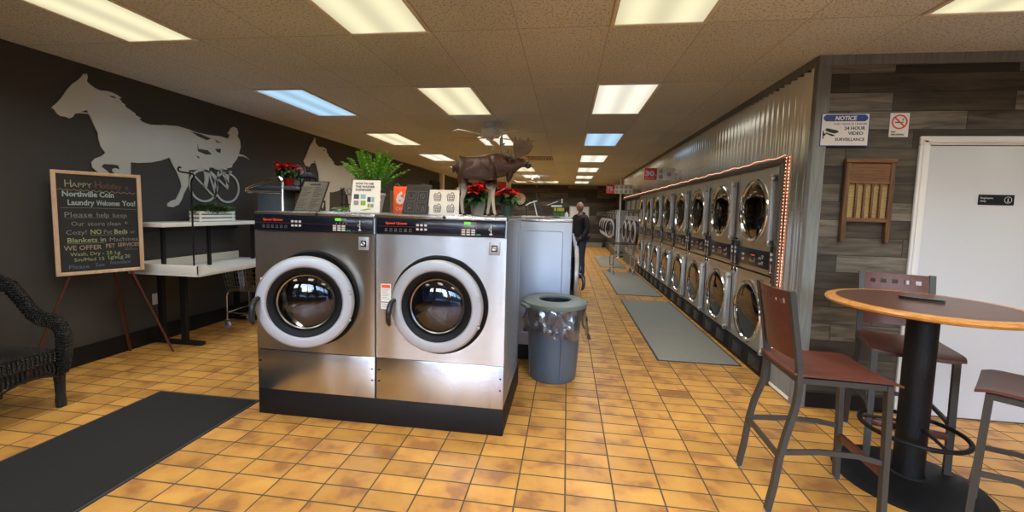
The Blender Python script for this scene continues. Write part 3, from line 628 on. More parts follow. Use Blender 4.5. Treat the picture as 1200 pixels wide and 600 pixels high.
# ================================================================== WASHERS
def rect_panel(b, x0, x1, y0, y1, z0, z1, bev=.004): b.box(x0, x1, y0, y1, z0, z1, bev)
def make_washer(lab, loc, rz, group, ajar):
    t = thing('washing_machine', lab, 'washing machine', loc, rz, group)
    w, D = .895, .83; h = w / 2; cz = .69; HT = 1.29
    b = MB()
    b.plate_hole(-h, h, .297, 1.152, 0, cz, .262, 0, 56)
    b.box(-h, h, .001, .012, .0, .293, .003)
    b.mi = 1
    b.box(-h, -h + .012, .002, D, 0, 1.262, .004); b.box(h - .012, h, .002, D, 0, 1.262, .004)
    b.box(-h + .012, h - .012, D - .01, D, 0, 1.262); b.box(-h + .012, h - .012, .01, D - .01, 0, .01)
    b.mi = 0; b.box(-h + .012, h - .012, .012, .03, 1.152, 1.262)
    # pressed outline on each side sheet
    for sx in (-1, 1):
        x = sx * (h - .0012)
        r = .03; y0, y1, z0, z1 = .09, D - .17, .12, 1.17
        pts = []
        for (cy, czz, a0) in ((y1 - r, z1 - r, 0), (y0 + r, z1 - r, 1), (y0 + r, z0 + r, 2), (y1 - r, z0 + r, 3)):
            for k in range(4): a = (a0 + k / 3) * PI / 2; pts.append((x, cy + r * math.cos(a), czz + r * math.sin(a)))
        b.mi = 1; b.tube(pts, .0035, 6, closed=True)
    body = b.build('body', ['steel', 'steelside', 'gasket'], t, world=False)
    b = MB(); b.box(-h + .012, h - .012, .018, .022, .285, .305)
    for sx, zz in ((-1, .13), (1, .13), (-1, .21), (1, .21)): b.lathe([(0, 0), (.006, 0), (.006, .003), (0, .004)], (sx * (h - .02), .001, zz), (0, -1, 0), 10)
    b.build('panel_seam', 'gasket', t, world=False)
    b = MB(); b.box(-h, h, -.004, D, 1.264, HT, .006); top = b.build('top_cover', 'steel', t, world=False)
    b = MB(); b.lathe([(0, .0), (.011, .0), (.012, .006), (.008, .010), (0, .011)], (.03, -.004, 1.277), (0, -1, 0), 14); b.build('lock_screw', 'blackpl', top, world=False)
    # control fascia
    b = MB(); b.box(-h + .004, h - .012, -.006, .012, 1.155, 1.262, .002)
    cp = b.build('control_panel', 'panelblk', t, world=False)
    F = frame((0, -.0062, 1.155), (1, 0, 0), (0, 0, 1)); e = .0008
    b = MB(F); b.box(-h + .01, h - .02, .053, .0548, 0, e); b.build('red_line', 'redline', cp, world=False)
    b = MB(F); b.text('Speed Queen', -h + .07, .069, .021, e, width=.15, bold=.035)
    b.build('lettering', 'redtxt', cp, world=False)
    b = MB(F)
    for k in range(3):
        for q in (0, 1): b.box(-h + .285 + k * .028, -h + .303 + k * .028, .058 - q * .028 + .002, .074 - q * .028, 0, e)
        for q in range(3): b.box(h - .30 + k * .033, h - .275 + k * .033, .040 - q * .0145, .050 - q * .0145, 0, e)
    b.build('keypad', 'whtxt', cp, world=False); b = MB(F); b.ring2d(h - .11, .052, .006, .009, 0, e, 12); b.box(h - .106, h - .100, .055, .085, 0, e); b.box(h - .106, h - .1, .022, .047, 0, e); b.ball((h - .104, .02, 0), (.012, .006, .001), 10, 4); b.text('CARD', h - .09, .074, .008, e)
    b.build('card_symbol', 'whtxt', cp, world=False)
    b = MB(F)
    for k, sh in enumerate(('o', 'n', 'H', 'z', 'm', 'k')):
        u = -h + .065 + k * .034; b.stroke([(u, .028), (u + .006, .040), (u + .014, .038), (u + .017, .028)], .0018, 0, e, k % 2 == 0); b.box(u - .001, u + .017, .020, .0225, 0, e)
    for k in range(4): b.box(h - .275 + k * .024, h - .271 + k * .024, .058, .068, 0, e)
    b.box(h - .238, h - .20, .082, .096, 0, e)
    b.build('symbols', 'greyprint', cp, world=False)
    b = MB(F); b.box(h - .283, h - .239, .080, .098, 0, e); b.build('display', 'greenled', cp, world=False)
    b = MB(F); b.box(h - .20, h - .173, .011, .020, 0, e); b.build('start_key', 'teal', cp, world=False)
    # coin plate
    b = MB(); b.box(h - .115, h - .040, -.005, .0, 1.04, 1.13, .002)
    for ax in (h - .108, h - .047):
        for az in (1.047, 1.123): b.lathe([(0, 0), (.004, 0), (.003, .003), (0, .003)], (ax, -.005, az), (0, -1, 0), 8)
    co = b.build('coin_plate', 'ring', t, world=False)
    b = MB(); b.box(h - .097, h - .058, -.007, -.0045, 1.062, 1.105, .004); b.build('coin_recess', 'gasket', co, world=False)
    b = MB(); b.lathe([(.016, 0), (.016, .010), (.011, .012), (0, .009)], (h - .078, -.005, 1.084), (0, -1, 0), 16); b.box(h - .080, h - .076, -.018, -.014, 1.074, 1.094); b.build('lock', 'chrome', co, world=False)
    # warning sticker
    F2 = frame((-h + .035, -.0005, .64), (1, 0, 0), (0, 0, 1))
    b = MB(F2); b.box(0, .072, 0, .175, 0, .0008); st = b.build('warning_label', 'signwhite', t, world=False); st['label'] = 'white warning sticker with red heading and blue stripe'
    b = MB(F2); b.box(.006, .066, .147, .168, .0008, .0014); b.text('WARNING', .012, .152, .012, .0018, width=.048); b.build('heading', 'signor', st, world=False)
    b = MB(F2); b.box(.003, .069, .045, .051, .0008, .0014); b.build('stripe', 'signblue', st, world=False)
    b = MB(F2)
    for k in range(7): b.box(.008, .062 - .01 * (k % 3), .136 - k * .011, .1385 - k * .011, .0008, .0014)
    for k in range(3): b.box(.008, .058, .034 - k * .011, .037 - k * .011, .0008, .0014)
    b.build('print', 'greyprint', st, world=False)
    # boot ring fixed on the front, and drum behind it
    b = MB(); b.lathe([(.262, -.004), (.262, .012), (.325, .014), (.336, .006), (.336, -.001)], (0, 0, cz), (0, -1, 0), 56); b.build('door_boot', 'gasket', t, world=False)
    b = MB(); b.lathe([(.262, .03), (.265, .07), (.305, .09), (.305, .50), (.28, .52), (.0, .53)], (0, 0, cz), (0, 1, 0), 48)
    for k in range(3):
        a = 2 * PI * k / 3 + .6; T = Matrix.Translation((0, 0, cz)) @ Matrix.Rotation(a, 4, 'Y'); b.T = T
        b.sweep([(.30, .10, 0), (.30, .49, 0)], [(-.03, -.005), (0, -.07), (.03, -.005)], up=(1, 0, 0)); b.T = Matrix()
    b.build('drum', 'drum', t, world=False)
    b = MB(); b.lathe([(.262, .028), (.250, .045), (.262, .07)], (0, 0, cz), (0, 1, 0), 48); b.build('drum_lip', 'chrome', t, world=False)
    # door, hung on its right edge
    b = MB(); C0 = (-.312, 0, 0)
    b.lathe([(.240, .020), (.300, .020), (.309, .028), (.311, .052), (.307, .062), (.298, .068), (.262, .072), (.245, .070), (.236, .064), (.233, .05)], C0, (0, -1, 0), 64)
    for zz in (.075, -.105):
        b.lathe([(0, 0), (.010, 0), (.010, .004), (.006, .007), (0, .007)], (C0[0] + .285, -.072, zz + .01), (0, -1, 0), 10); b.lathe([(0, 0), (.010, 0), (.010, .004), (.006, .007), (0, .007)], (C0[0] + .285, -.072, zz - .015), (0, -1, 0), 10)
    dr = b.build('door', 'ring', t, world=False, sharp=16); dr.location = (.312, 0, cz); dr.rotation_euler = (0, 0, math.radians(ajar))
    b = MB(); b.lathe([(.236, .064), (.230, .069), (.216, .067), (.196, .056), (.186, .03), (.187, .0), (.235, .0)], C0, (0, -1, 0), 56); b.build('gasket', 'gasket', dr, world=False)
    b = MB(); b.lathe([(.187, .036), (.183, .040), (.176, .036), (.174, .028)], C0, (0, -1, 0), 56); b.build('glass_bezel', 'darkchrome', dr, world=False)
    b = MB(); b.lathe([(.184, .030), (.175, .037), (.155, .047), (.12, .057), (.08, .063), (.04, .0665), (0, .0675)], C0, (0, -1, 0), 48); b.build('door_glass', 'glass', dr, world=False)
    b = MB(); x = C0[0] - .285
    b.tube([(x + .004, -.070, .035), (x - .004, -.098, .028), (x - .010, -.115, 0), (x - .016, -.122, -.05), (x - .018, -.118, -.095), (x - .014, -.106, -.125)], .017, 10, scale=[.9, 1, 1.1, 1.05, 1, .6]); b.build('handle', 'blackpl', dr, world=False)
    return t
b = MB(); b.box(-2.19, -.382, 2.622, 3.50, 0, .19, .003)
tag(b.build('machine_plinth', 'black', world='c'), 'low black plinth under the two stainless front washers', 'plinth')
wA = make_washer('stainless washer at the corner by the folding table, its door ajar', (-1.738, 2.616, .19), 0, 'stainless washing machines', 17)
wB = make_washer('stainless washer next to the trash can, moose on top', (-.832, 2.616, .19), 0, 'stainless washing machines', 1.5)
# island row facing the dryers, starts behind the trash can
b = MB(); b.box(-.77, .035, 4.10, 7.66, 0, .16, .003)
tag(b.build('machine_plinth', 'black', world='c'), 'black plinth of the machine row behind the trash can', 'plinth')
for k in range(4):
    dup(wB, (.055, 4.53 + .9 * k, .16), PI / 2, ['pale grey sided washer right behind the trash can, door towards the dryers', 'aisle washer second behind the trash can', 'aisle washer third behind the trash can', 'aisle washer at the far end of the row by the man in black'][k])
# far washers set in the right wall
b = MB(); b.box(XR, XR + .8, 11.12, 13.8, 0, .32)
tag(b.build('machine_plinth', 'header', world='c'), 'dark plinth under the wall washers past the stacked dryers', 'plinth')
for k in range(3):
    dup(wB, (XR + .01, 11.6 + .9 * k, .32), -PI / 2, ['first wall washer past the stacked dryers', 'second wall washer past the stacked dryers', 'third wall washer past the stacked dryers, by the white pole'][k])
b = MB(); b.box(XR + .06, XR + .09, 11.12, 14.3, 1.62, 1.99); b.mi = 1
for k in range(3): b.box(XR + .05, XR + .06, 11.3 + .9 * k, 11.9 + .9 * k, 1.66, 1.93, .004)
tag(b.build('service_panel', ['header', 'dryersteel']), 'dark service panels above the far wall washers', 'panel')
b = MB(); b.box(1.72, 2.5, 14.62, 18.6, 0, .22)
tag(b.build('machine_plinth', 'header', world='c'), 'dark plinth under the biggest washers near the far plank wall', 'plinth')
for k in range(4):
    c = dup(wB, (1.70, 15.1 + .95 * k, .22), -PI / 2, ['big washer just past the white pole', 'big washer second past the white pole', 'big washer third past the white pole', 'big washer closest to the far plank wall'][k])
    c.scale = (1.04, 1, 1.12)
    for ch in [x for x in COL.objects if x.parent == c and x.name.startswith('door.')]: ch.rotation_euler = (0, 0, math.radians(24))

# ================================================================== STACKED DRYERS
def make_dryer(lab, loc, rz, group):
    t = thing('stacked_dryer', lab, 'dryer', loc, rz, group)
    w = .893; h = w / 2
    b = MB()
    for z0, z1, cz in ((1.262, 1.995, 1.585), (.215, .985, .565)): b.plate_hole(-h, h, z0, z1, -.03, cz, .292, 0, 44)
    b.box(-h, h, .001, .01, .985, 1.262)
    b.mi = 1; b.box(-h + .004, -h + .008, .01, .7, .03, 1.99); b.box(h - .008, h - .004, .01, .7, .03, 1.99); b.box(-h + .008, h - .008, .69, .7, .03, 1.99)
    b.build('front_panel', ['dryersteel', 'header'], t, world=False)
    b = MB(); b.box(-h - .001, -h + .003, -.001, .003, .215, 1.995); b.box(-h + .02, h - .02, .0, .012, .968, .985); b.build('panel_gap', 'gasket', t, world=False)
    for cz, nm in ((1.585, 'upper'), (.565, 'lower')):
        b = MB(); C0 = (-.03, 0, cz)
        b.lathe([(.272, -.01), (.300, -.004), (.314, .004), (.317, .018), (.309, .032), (.296, .037), (.282, .033), (.272, .02), (.272, -.01)], C0, (0, -1, 0), 56)
        dr = b.build('door', 'chrome', t, world=False)
        # door leaf between ring and hinge bar
        b = MB(frame((0, -.004, cz), (1, 0, 0), (0, 0, 1)))
        arc = [(-.03 + .30 * math.cos(a), .30 * math.sin(a)) for a in [math.radians(75 - 150 * k / 16) for k in range(17)]]
        b.prism([(.10, .315), (.365, .315), (.365, -.315), (.10, -.315)] + arc[::-1], 0, .018); b.build('door_leaf', 'dryersteel', dr, world=False)
        b = MB(); b.box(.365, .402, -.062, -.004, cz - .325, cz + .325, .006); b.build('hinge_bar', 'ring', dr, world=False)
        b = MB()
        for zz in (.29, -.29): b = MB(); b.box(.392, .418, -.075, -.02, cz + zz - .02, cz + zz + .02, .004); b.build('hinge', 'darkchrome', dr, world=False)
        b = MB(); b.lathe([(.274, .012), (.26, .016), (.15, .022), (0, .024)], C0, (0, -1, 0), 44); b.build('window', 'dglass', dr, world=False)
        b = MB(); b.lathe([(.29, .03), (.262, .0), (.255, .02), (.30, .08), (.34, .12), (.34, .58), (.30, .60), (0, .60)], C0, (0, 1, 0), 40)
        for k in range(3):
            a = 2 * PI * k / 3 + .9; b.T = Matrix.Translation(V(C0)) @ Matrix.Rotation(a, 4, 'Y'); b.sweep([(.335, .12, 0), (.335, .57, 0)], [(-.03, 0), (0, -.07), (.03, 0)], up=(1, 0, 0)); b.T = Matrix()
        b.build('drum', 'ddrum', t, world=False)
    b = MB(); b.box(-h + .085, h - .085, -.012, .0, 1.035, 1.205, .003); cp = b.build('control_panel', 'blackpl', t, world=False)
    F = frame((0, -.0122, 1.035), (1, 0, 0), (0, 0, 1)); e = .0008
    b = MB(F); b.box(-.06, .06, .04, .085, 0, .003, .001); b.build('coin_slot', 'darkchrome', cp, world=False)
    b = MB(F); b.box(-.03, .05, .105, .112, 0, e); b.build('display', 'redled', cp, world=False)
    b = MB(F)
    for k in range(4): b.box(-.24 + .03 * (k % 2), -.222 + .03 * (k % 2), .04 + .05 * (k // 2), .06 + .05 * (k // 2), 0, e)
    b.build('symbols', 'whtxt', cp, world=False); b = MB(F)
    for k in range(4): b.ring2d(.15 + .03 * (k % 2), .04 + .05 * (k // 2), .008, .011, 0, e, 10)
    b.stroke([(.20, .12), (.23, .12), (.215, .09)], .003, 0, e, True); b.stroke([(.20, .06), (.23, .06), (.215, .03)], .003, 0, e, True)
    b.build('symbols', 'whtxt', cp, world=False)
    for sx in (-1, 1):
        x0 = sx * (h - .045)
        b = MB(); b.box(x0 - .038, x0 + .038, -.020, .0, .995, 1.262, .003); bx = b.build('card_reader', 'blackpl', t, world=False)
        F = frame((x0, -.0202, .995), (1, 0, 0), (0, 0, 1))
        b = MB(F)
        for k in range(2): b.box(-.022, -.002, .175 - .045 * k, .205 - .045 * k, 0, e); b.box(.004, .022, .18 - .045 * k, .2 - .045 * k, 0, e)
        b.ring2d(0, .09, .007, .010, 0, e, 10); b.box(-.004, .004, .03, .08, 0, e); b.box(-.02, .02, .02, .028, 0, e); b.build('symbols', 'whtxt', bx, world=False)
        b = MB(); b.lathe([(0, 0), (.008, 0), (.008, .02), (0, .02)], (x0, 0 - .006, 1.285), (0, -1, 0), 8); b.build('knob', 'blackpl', bx, world=False)
        b = MB(); b.box(x0 - .03, x0 + .03, -.008, 0, .905, .968, .003); cn = b.build('coin_door', 'chrome', t, world=False)
        b = MB(); b.box(x0 - .015, x0 + .015, -.010, -.007, .92, .952); b.build('keyhole', 'gasket', cn, world=False)
    b = MB(); b.box(-h + .003, h - .003, -.012, .0, .03, .205, .004); kp = b.build('kick_panel', 'black', t, world=False)
    for sx in (-.20, .20):
        b = MB(); b.box(sx - .12, sx + .12, -.020, -.012, .055, .175, .004); b.build('lint_drawer', 'blackpl', kp, world=False)
        b = MB(); b.box(sx - .035, sx + .035, -.024, -.020, .13, .145); b.build('drawer_slot', 'header', kp, world=False)
    b = MB(); b.box(-h, h, 0.0, .5, 0, .03); b.build('base', 'black', t, world=False)
    return t
dn = ['stacked pair of dryers nearest the corrugated pier', 'second stacked dryer pair from the corrugated pier', 'third stacked dryer pair from the corrugated pier', 'fourth stacked dryer pair from the corrugated pier', 'fifth stacked dryer pair, fourth from the far end', 'sixth stacked dryer pair, third from the far end', 'seventh stacked dryer pair, next to the last one', 'last stacked dryer pair, at the far end of the bank']
d0 = make_dryer(dn[0], (XR, 4.3725, 0), -PI / 2, 'stacked coin dryers in the right wall')
for k in range(1, 8): dup(d0, (XR, 4.3725 + .895 * k, 0), None, dn[k])

# ================================================================== SIGNS
def basket_icon(b, cx, cy, s, d0, d1):
    w = s * .055
    b.stroke([(cx - .42 * s, cy + .12 * s), (cx + .42 * s, cy + .12 * s), (cx + .32 * s, cy - .42 * s), (cx - .32 * s, cy - .42 * s)], w, d0, d1, True)
    for k in (-.15, .03, .2): b.stroke([(cx + k * 1.2 * s, cy + .12 * s), (cx + k * s, cy - .42 * s)], w * .7, d0, d1)
    b.stroke([(cx - .38 * s, cy - .06 * s), (cx + .38 * s, cy - .06 * s)], w * .7, d0, d1); b.stroke([(cx - .35 * s, cy - .25 * s), (cx + .35 * s, cy - .25 * s)], w * .7, d0, d1)
    b.stroke([(cx - .36 * s, cy + .12 * s), (cx - .28 * s, cy + .34 * s), (cx - .05 * s, cy + .28 * s), (cx + .08 * s, cy + .36 * s), (cx + .14 * s, cy + .5 * s), (cx + .32 * s, cy + .36 * s), (cx + .36 * s, cy + .12 * s)], w, d0, d1)
def capacity_sign(num, lab, x0, x1, z0, z1, y, xr, icons):
    t = thing('capacity_sign', lab, 'sign', ((x0 + x1) / 2, y, z0), 0, 'hanging capacity signs')
    b = MB(); b.box(x0, x1, y, y + .012, z0, z1); b.build('board', 'signwhite', t)
    F = frame((x0, y, z0), (1, 0, 0), (0, 0, 1)); H = z1 - z0; Rw = xr - x0
    b = MB(F); b.box(0, Rw, 0, H, .0, .004); rp = b.build('red_panel', 'signred', t)
    b = MB(F); b.text(num, Rw * .06, H * .34, H * .62, .006, width=Rw * .72, bold=.04); b.build('number', 'whtxt', rp); b = MB(F); b.text('LB', Rw * .82, H * .34, H * .16, .006, width=Rw * .13, bold=.02); b.build('unit', 'whtxt', rp); b = MB(F); b.text('CAPACITY', Rw * .1, H * .10, H * .16, .006, width=Rw * .75); b.build('lettering', 'whtxt', rp)
    for u, v, s in icons: b = MB(F); basket_icon(b, Rw + u * (x1 - x0 - Rw), v * H, s * H, 0, .003); b.build('basket_symbol', 'signblk', t)
    b = MB(); b.box(x1, XR + .03, y + .002, y + .010, z0 + .4 * H, z0 + .6 * H); b.build('bracket', 'darkchrome', t)
capacity_sign('30', 'red and white 30 capacity sign sticking out above the dryers', 1.315, 1.83, 2.13, 2.335, 7.5, 1.53, [(.22, .76, .36), (.22, .28, .36), (.68, .52, .38)])
capacity_sign('75', 'red and white 75 capacity sign near the end of the dryer wall', .985, 1.66, 2.05, 2.275, 11.0, 1.20, [((i + .5) / 4, .25 + .5 * j, .36) for i in range(4) for j in range(2)])
# notice sign
t = thing('notice_sign', 'white and blue video surveillance notice sign on the plank wall', 'sign', (2.076, YF, 2.08))
F = frame((1.905, YF - .018, 2.08), (1, 0, 0), (0, 0, 1)); W, H = .338, .248
b = MB(F); b.box(0, W, 0, H, -.004, 0); b.build('plate', 'signblue', t)
b = MB(F); b.box(.006, W - .006, .006, H - .006, 0, .001); b.build('face', 'white', t)
b = MB(F); b.prism([(.014, H - .037), (.02, H - .052), (.035, H - .062), (W - .035, H - .062), (W - .02, H - .052), (W - .014, H - .037), (W - .02, H - .022), (W - .035, H - .012), (.035, H - .012), (.02, H - .022)], .001, .0018); b.build('header', 'signblue', t)
b = MB(F); b.text('NOTICE', .095, H - .053, .044, .003, width=.15, bold=.03, shear=.15); b.build('heading', 'white', t)
b = MB(F)
b.text('THIS AREA IS UNDER', .085, H - .088, .019, .002, width=.235)
b.text('24 HOUR', .165, H - .125, .034, .002, width=.145, bold=.025); b.text('VIDEO', .195, H - .163, .034, .002, width=.105, bold=.025); b.text('SURVEILLANCE', .105, H - .208, .032, .002, width=.205, bold=.02)
b.prism([(.030, .120), (.042, .136), (.12, .118), (.128, .104), (.10, .094), (.06, .104)], .001, .002); b.prism([(.045, .100), (.09, .088), (.105, .078), (.085, .074), (.05, .088)], .001, .002)
b.prism([(.016, .075), (.03, .078), (.052, .100), (.044, .104), (.03, .092), (.028, .10), (.016, .10)], .001, .002); b.prism([(.016, .055), (.024, .055), (.024, .115), (.016, .115)], .001, .002)
b.build('lettering', 'signblk', t)
# no smoking
t = thing('no_smoking_sign', 'small white no smoking sign beside the notice sign', 'sign', (2.455, YF, 2.15))
F = frame((2.390, YF - .003, 2.152), (1, 0, 0), (0, 0, 1))
b = MB(F); b.box(0, .130, 0, .178, -.003, 0, .001); b.build('plate', 'white', t)
b = MB(F); b.ring2d(.065, .112, .044, .054, 0, .0012, 32); b.stroke([(.031, .146), (.099, .078)], .009, 0, .0016); b.build('ban_ring', 'signred', t)
b = MB(F); b.box(.035, .08, .104, .112, 0, .0008); b.box(.083, .090, .104, .112, 0, .0008); b.stroke([(.085, .118), (.09, .126), (.083, .132), (.092, .138)], .004, 0, .0008)
b.text('NO', .012, .032, .018, .0012, width=.03, bold=.03); b.text('SMOKING', .012, .012, .018, .0012, width=.09, bold=.03); b.build('lettering', 'signblk', t)
# employees only plate
t = thing('door_sign', 'small black employees only plate on the white door', 'sign', (3.135, YF - .012, 1.655))
F = frame((3.02, YF - .016, 1.655), (1, 0, 0), (0, 0, 1))
b = MB(F); b.box(0, .232, 0, .076, -.003, 0, .001); b.build('plate', 'panelblk', t)
b = MB(F); b.text('Employees', .012, .045, .019, .0012); b.build('lettering', 'whtxt', t); b = MB(F); b.text('Only', .012, .022, .019, .0012); b.build('lettering', 'whtxt', t); b = MB(F); b.ring2d(.192, .038, .022, .0245, 0, .0012, 24); b.ball((.192, .048, 0), (.004, .004, .001), 8, 4); b.stroke([(.192, .043), (.192, .032), (.188, .022)], .004, 0, .001); b.stroke([(.192, .032), (.197, .022)], .004, 0, .001); b.build('access_symbol', 'whtxt', t)
# washboard
t = thing('washboard', 'old wooden washboard with ribbed metal hung on the plank wall', 'washboard', (2.27, YF, 1.35))
WX0, WX1 = 2.10, 2.44
b = MB(); b.box(WX0, WX0 + .032, YF - .035, YF - .003, 1.352, 1.955, .004); b.build('side_post', 'oldwood', t)
b = MB(); b.box(WX1 - .032, WX1, YF - .035, YF - .003, 1.352, 1.955, .004); b.build('side_post', 'oldwood', t)
b = MB(); b.box(WX0 - .005, WX1 + .005, YF - .042, YF - .002, 1.955, 1.985, .004); b.box(WX0 + .032, WX1 - .032, YF - .028, YF - .008, 1.80, 1.955); b.box(WX0 + .032, WX1 - .032, YF - .034, YF - .006, 1.795, 1.815, .003); b.build('head_board', 'oldwood_h', t)
b = MB(); b.box(WX0 + .032, WX1 - .032, YF - .034, YF - .006, 1.505, 1.535, .003); b.build('bottom_rail', 'oldwood_h', t)
b = MB(); b.box(WX0 + .032, WX1 - .032, YF - .012, YF - .008, 1.535, 1.795)
for k in range(17): b.cyl((WX0 + .035, YF - .015, 1.544 + k * .0152), (WX1 - .035, YF - .015, 1.544 + k * .0152), .0060, n=6)
b.build('ribbed_plate', 'brass', t)
for k in range(4):
    x = WX0 + .032 + (WX1 - WX0 - .064) * (k + 1) / 5; b = MB(); b.box(x - .008, x + .008, YF - .034, YF - .018, 1.535, 1.795, .003); b.build('slat', 'oldwood', t)
# ================================================================== BAR TABLE AND STOOLS
TX, TY = 2.03, 2.58
t = thing('bar_table', 'round pedestal bar table with dark top and golden oak edge', 'table', (TX, TY, 0))
b = MB(); b.lathe([(0, 1.033), (.400, 1.033), (.400, 1.0605), (0, 1.0605)], n=72); b.build('table_top', 'tabtop', t, world=False)
b = MB(); b.lathe([(.400, 1.060), (.435, 1.060), (.449, 1.055), (.455, 1.045), (.449, 1.033), (.435, 1.027), (.390, 1.027), (.390, 1.0325), (.4005, 1.0325), (.4005, 1.060)], n=72); b.build('edge_band', 'oak', t, world=False)
b = MB(); b.lathe([(.0, .012), (.07, .012), (.07, 1.01), (.0, 1.01)], n=32); b.lathe([(0, 1.01), (.16, 1.015), (.18, 1.0265), (0, 1.0268)], n=24); b.build('column', 'castblk', t, world=False)
b = MB(); n = 120; prof = [(.352, 0), (.356, .010), (.345, .018), (.26, .027), (.15, .038), (.085, .048), (.075, .058)]; rings = []
for r, z in prof:
    rings.append([b._v((r * math.cos(2 * PI * i / n), r * math.sin(2 * PI * i / n), z + (.003 if i % 2 and .1 < r < .34 else 0))) for i in range(n)])
for A, B in zip(rings, rings[1:]):
    for i in range(n): b._f([A[i], A[(i + 1) % n], B[(i + 1) % n], B[i]])
b.build('base', 'castblk', t, world=False)
b = MB(); b.tube([(.235 * math.cos(2 * PI * i / 40), .235 * math.sin(2 * PI * i / 40), .315) for i in range(40)], .0125, 10, closed=True)
for k in range(3): a = 2 * PI * k / 3 + .5; b.tube([(.068 * math.cos(a), .068 * math.sin(a), .345), (.15 * math.cos(a), .15 * math.sin(a), .338), (.232 * math.cos(a), .232 * math.sin(a), .318)], .009, 8)
b.build('foot_ring', 'castblk', t, world=False)
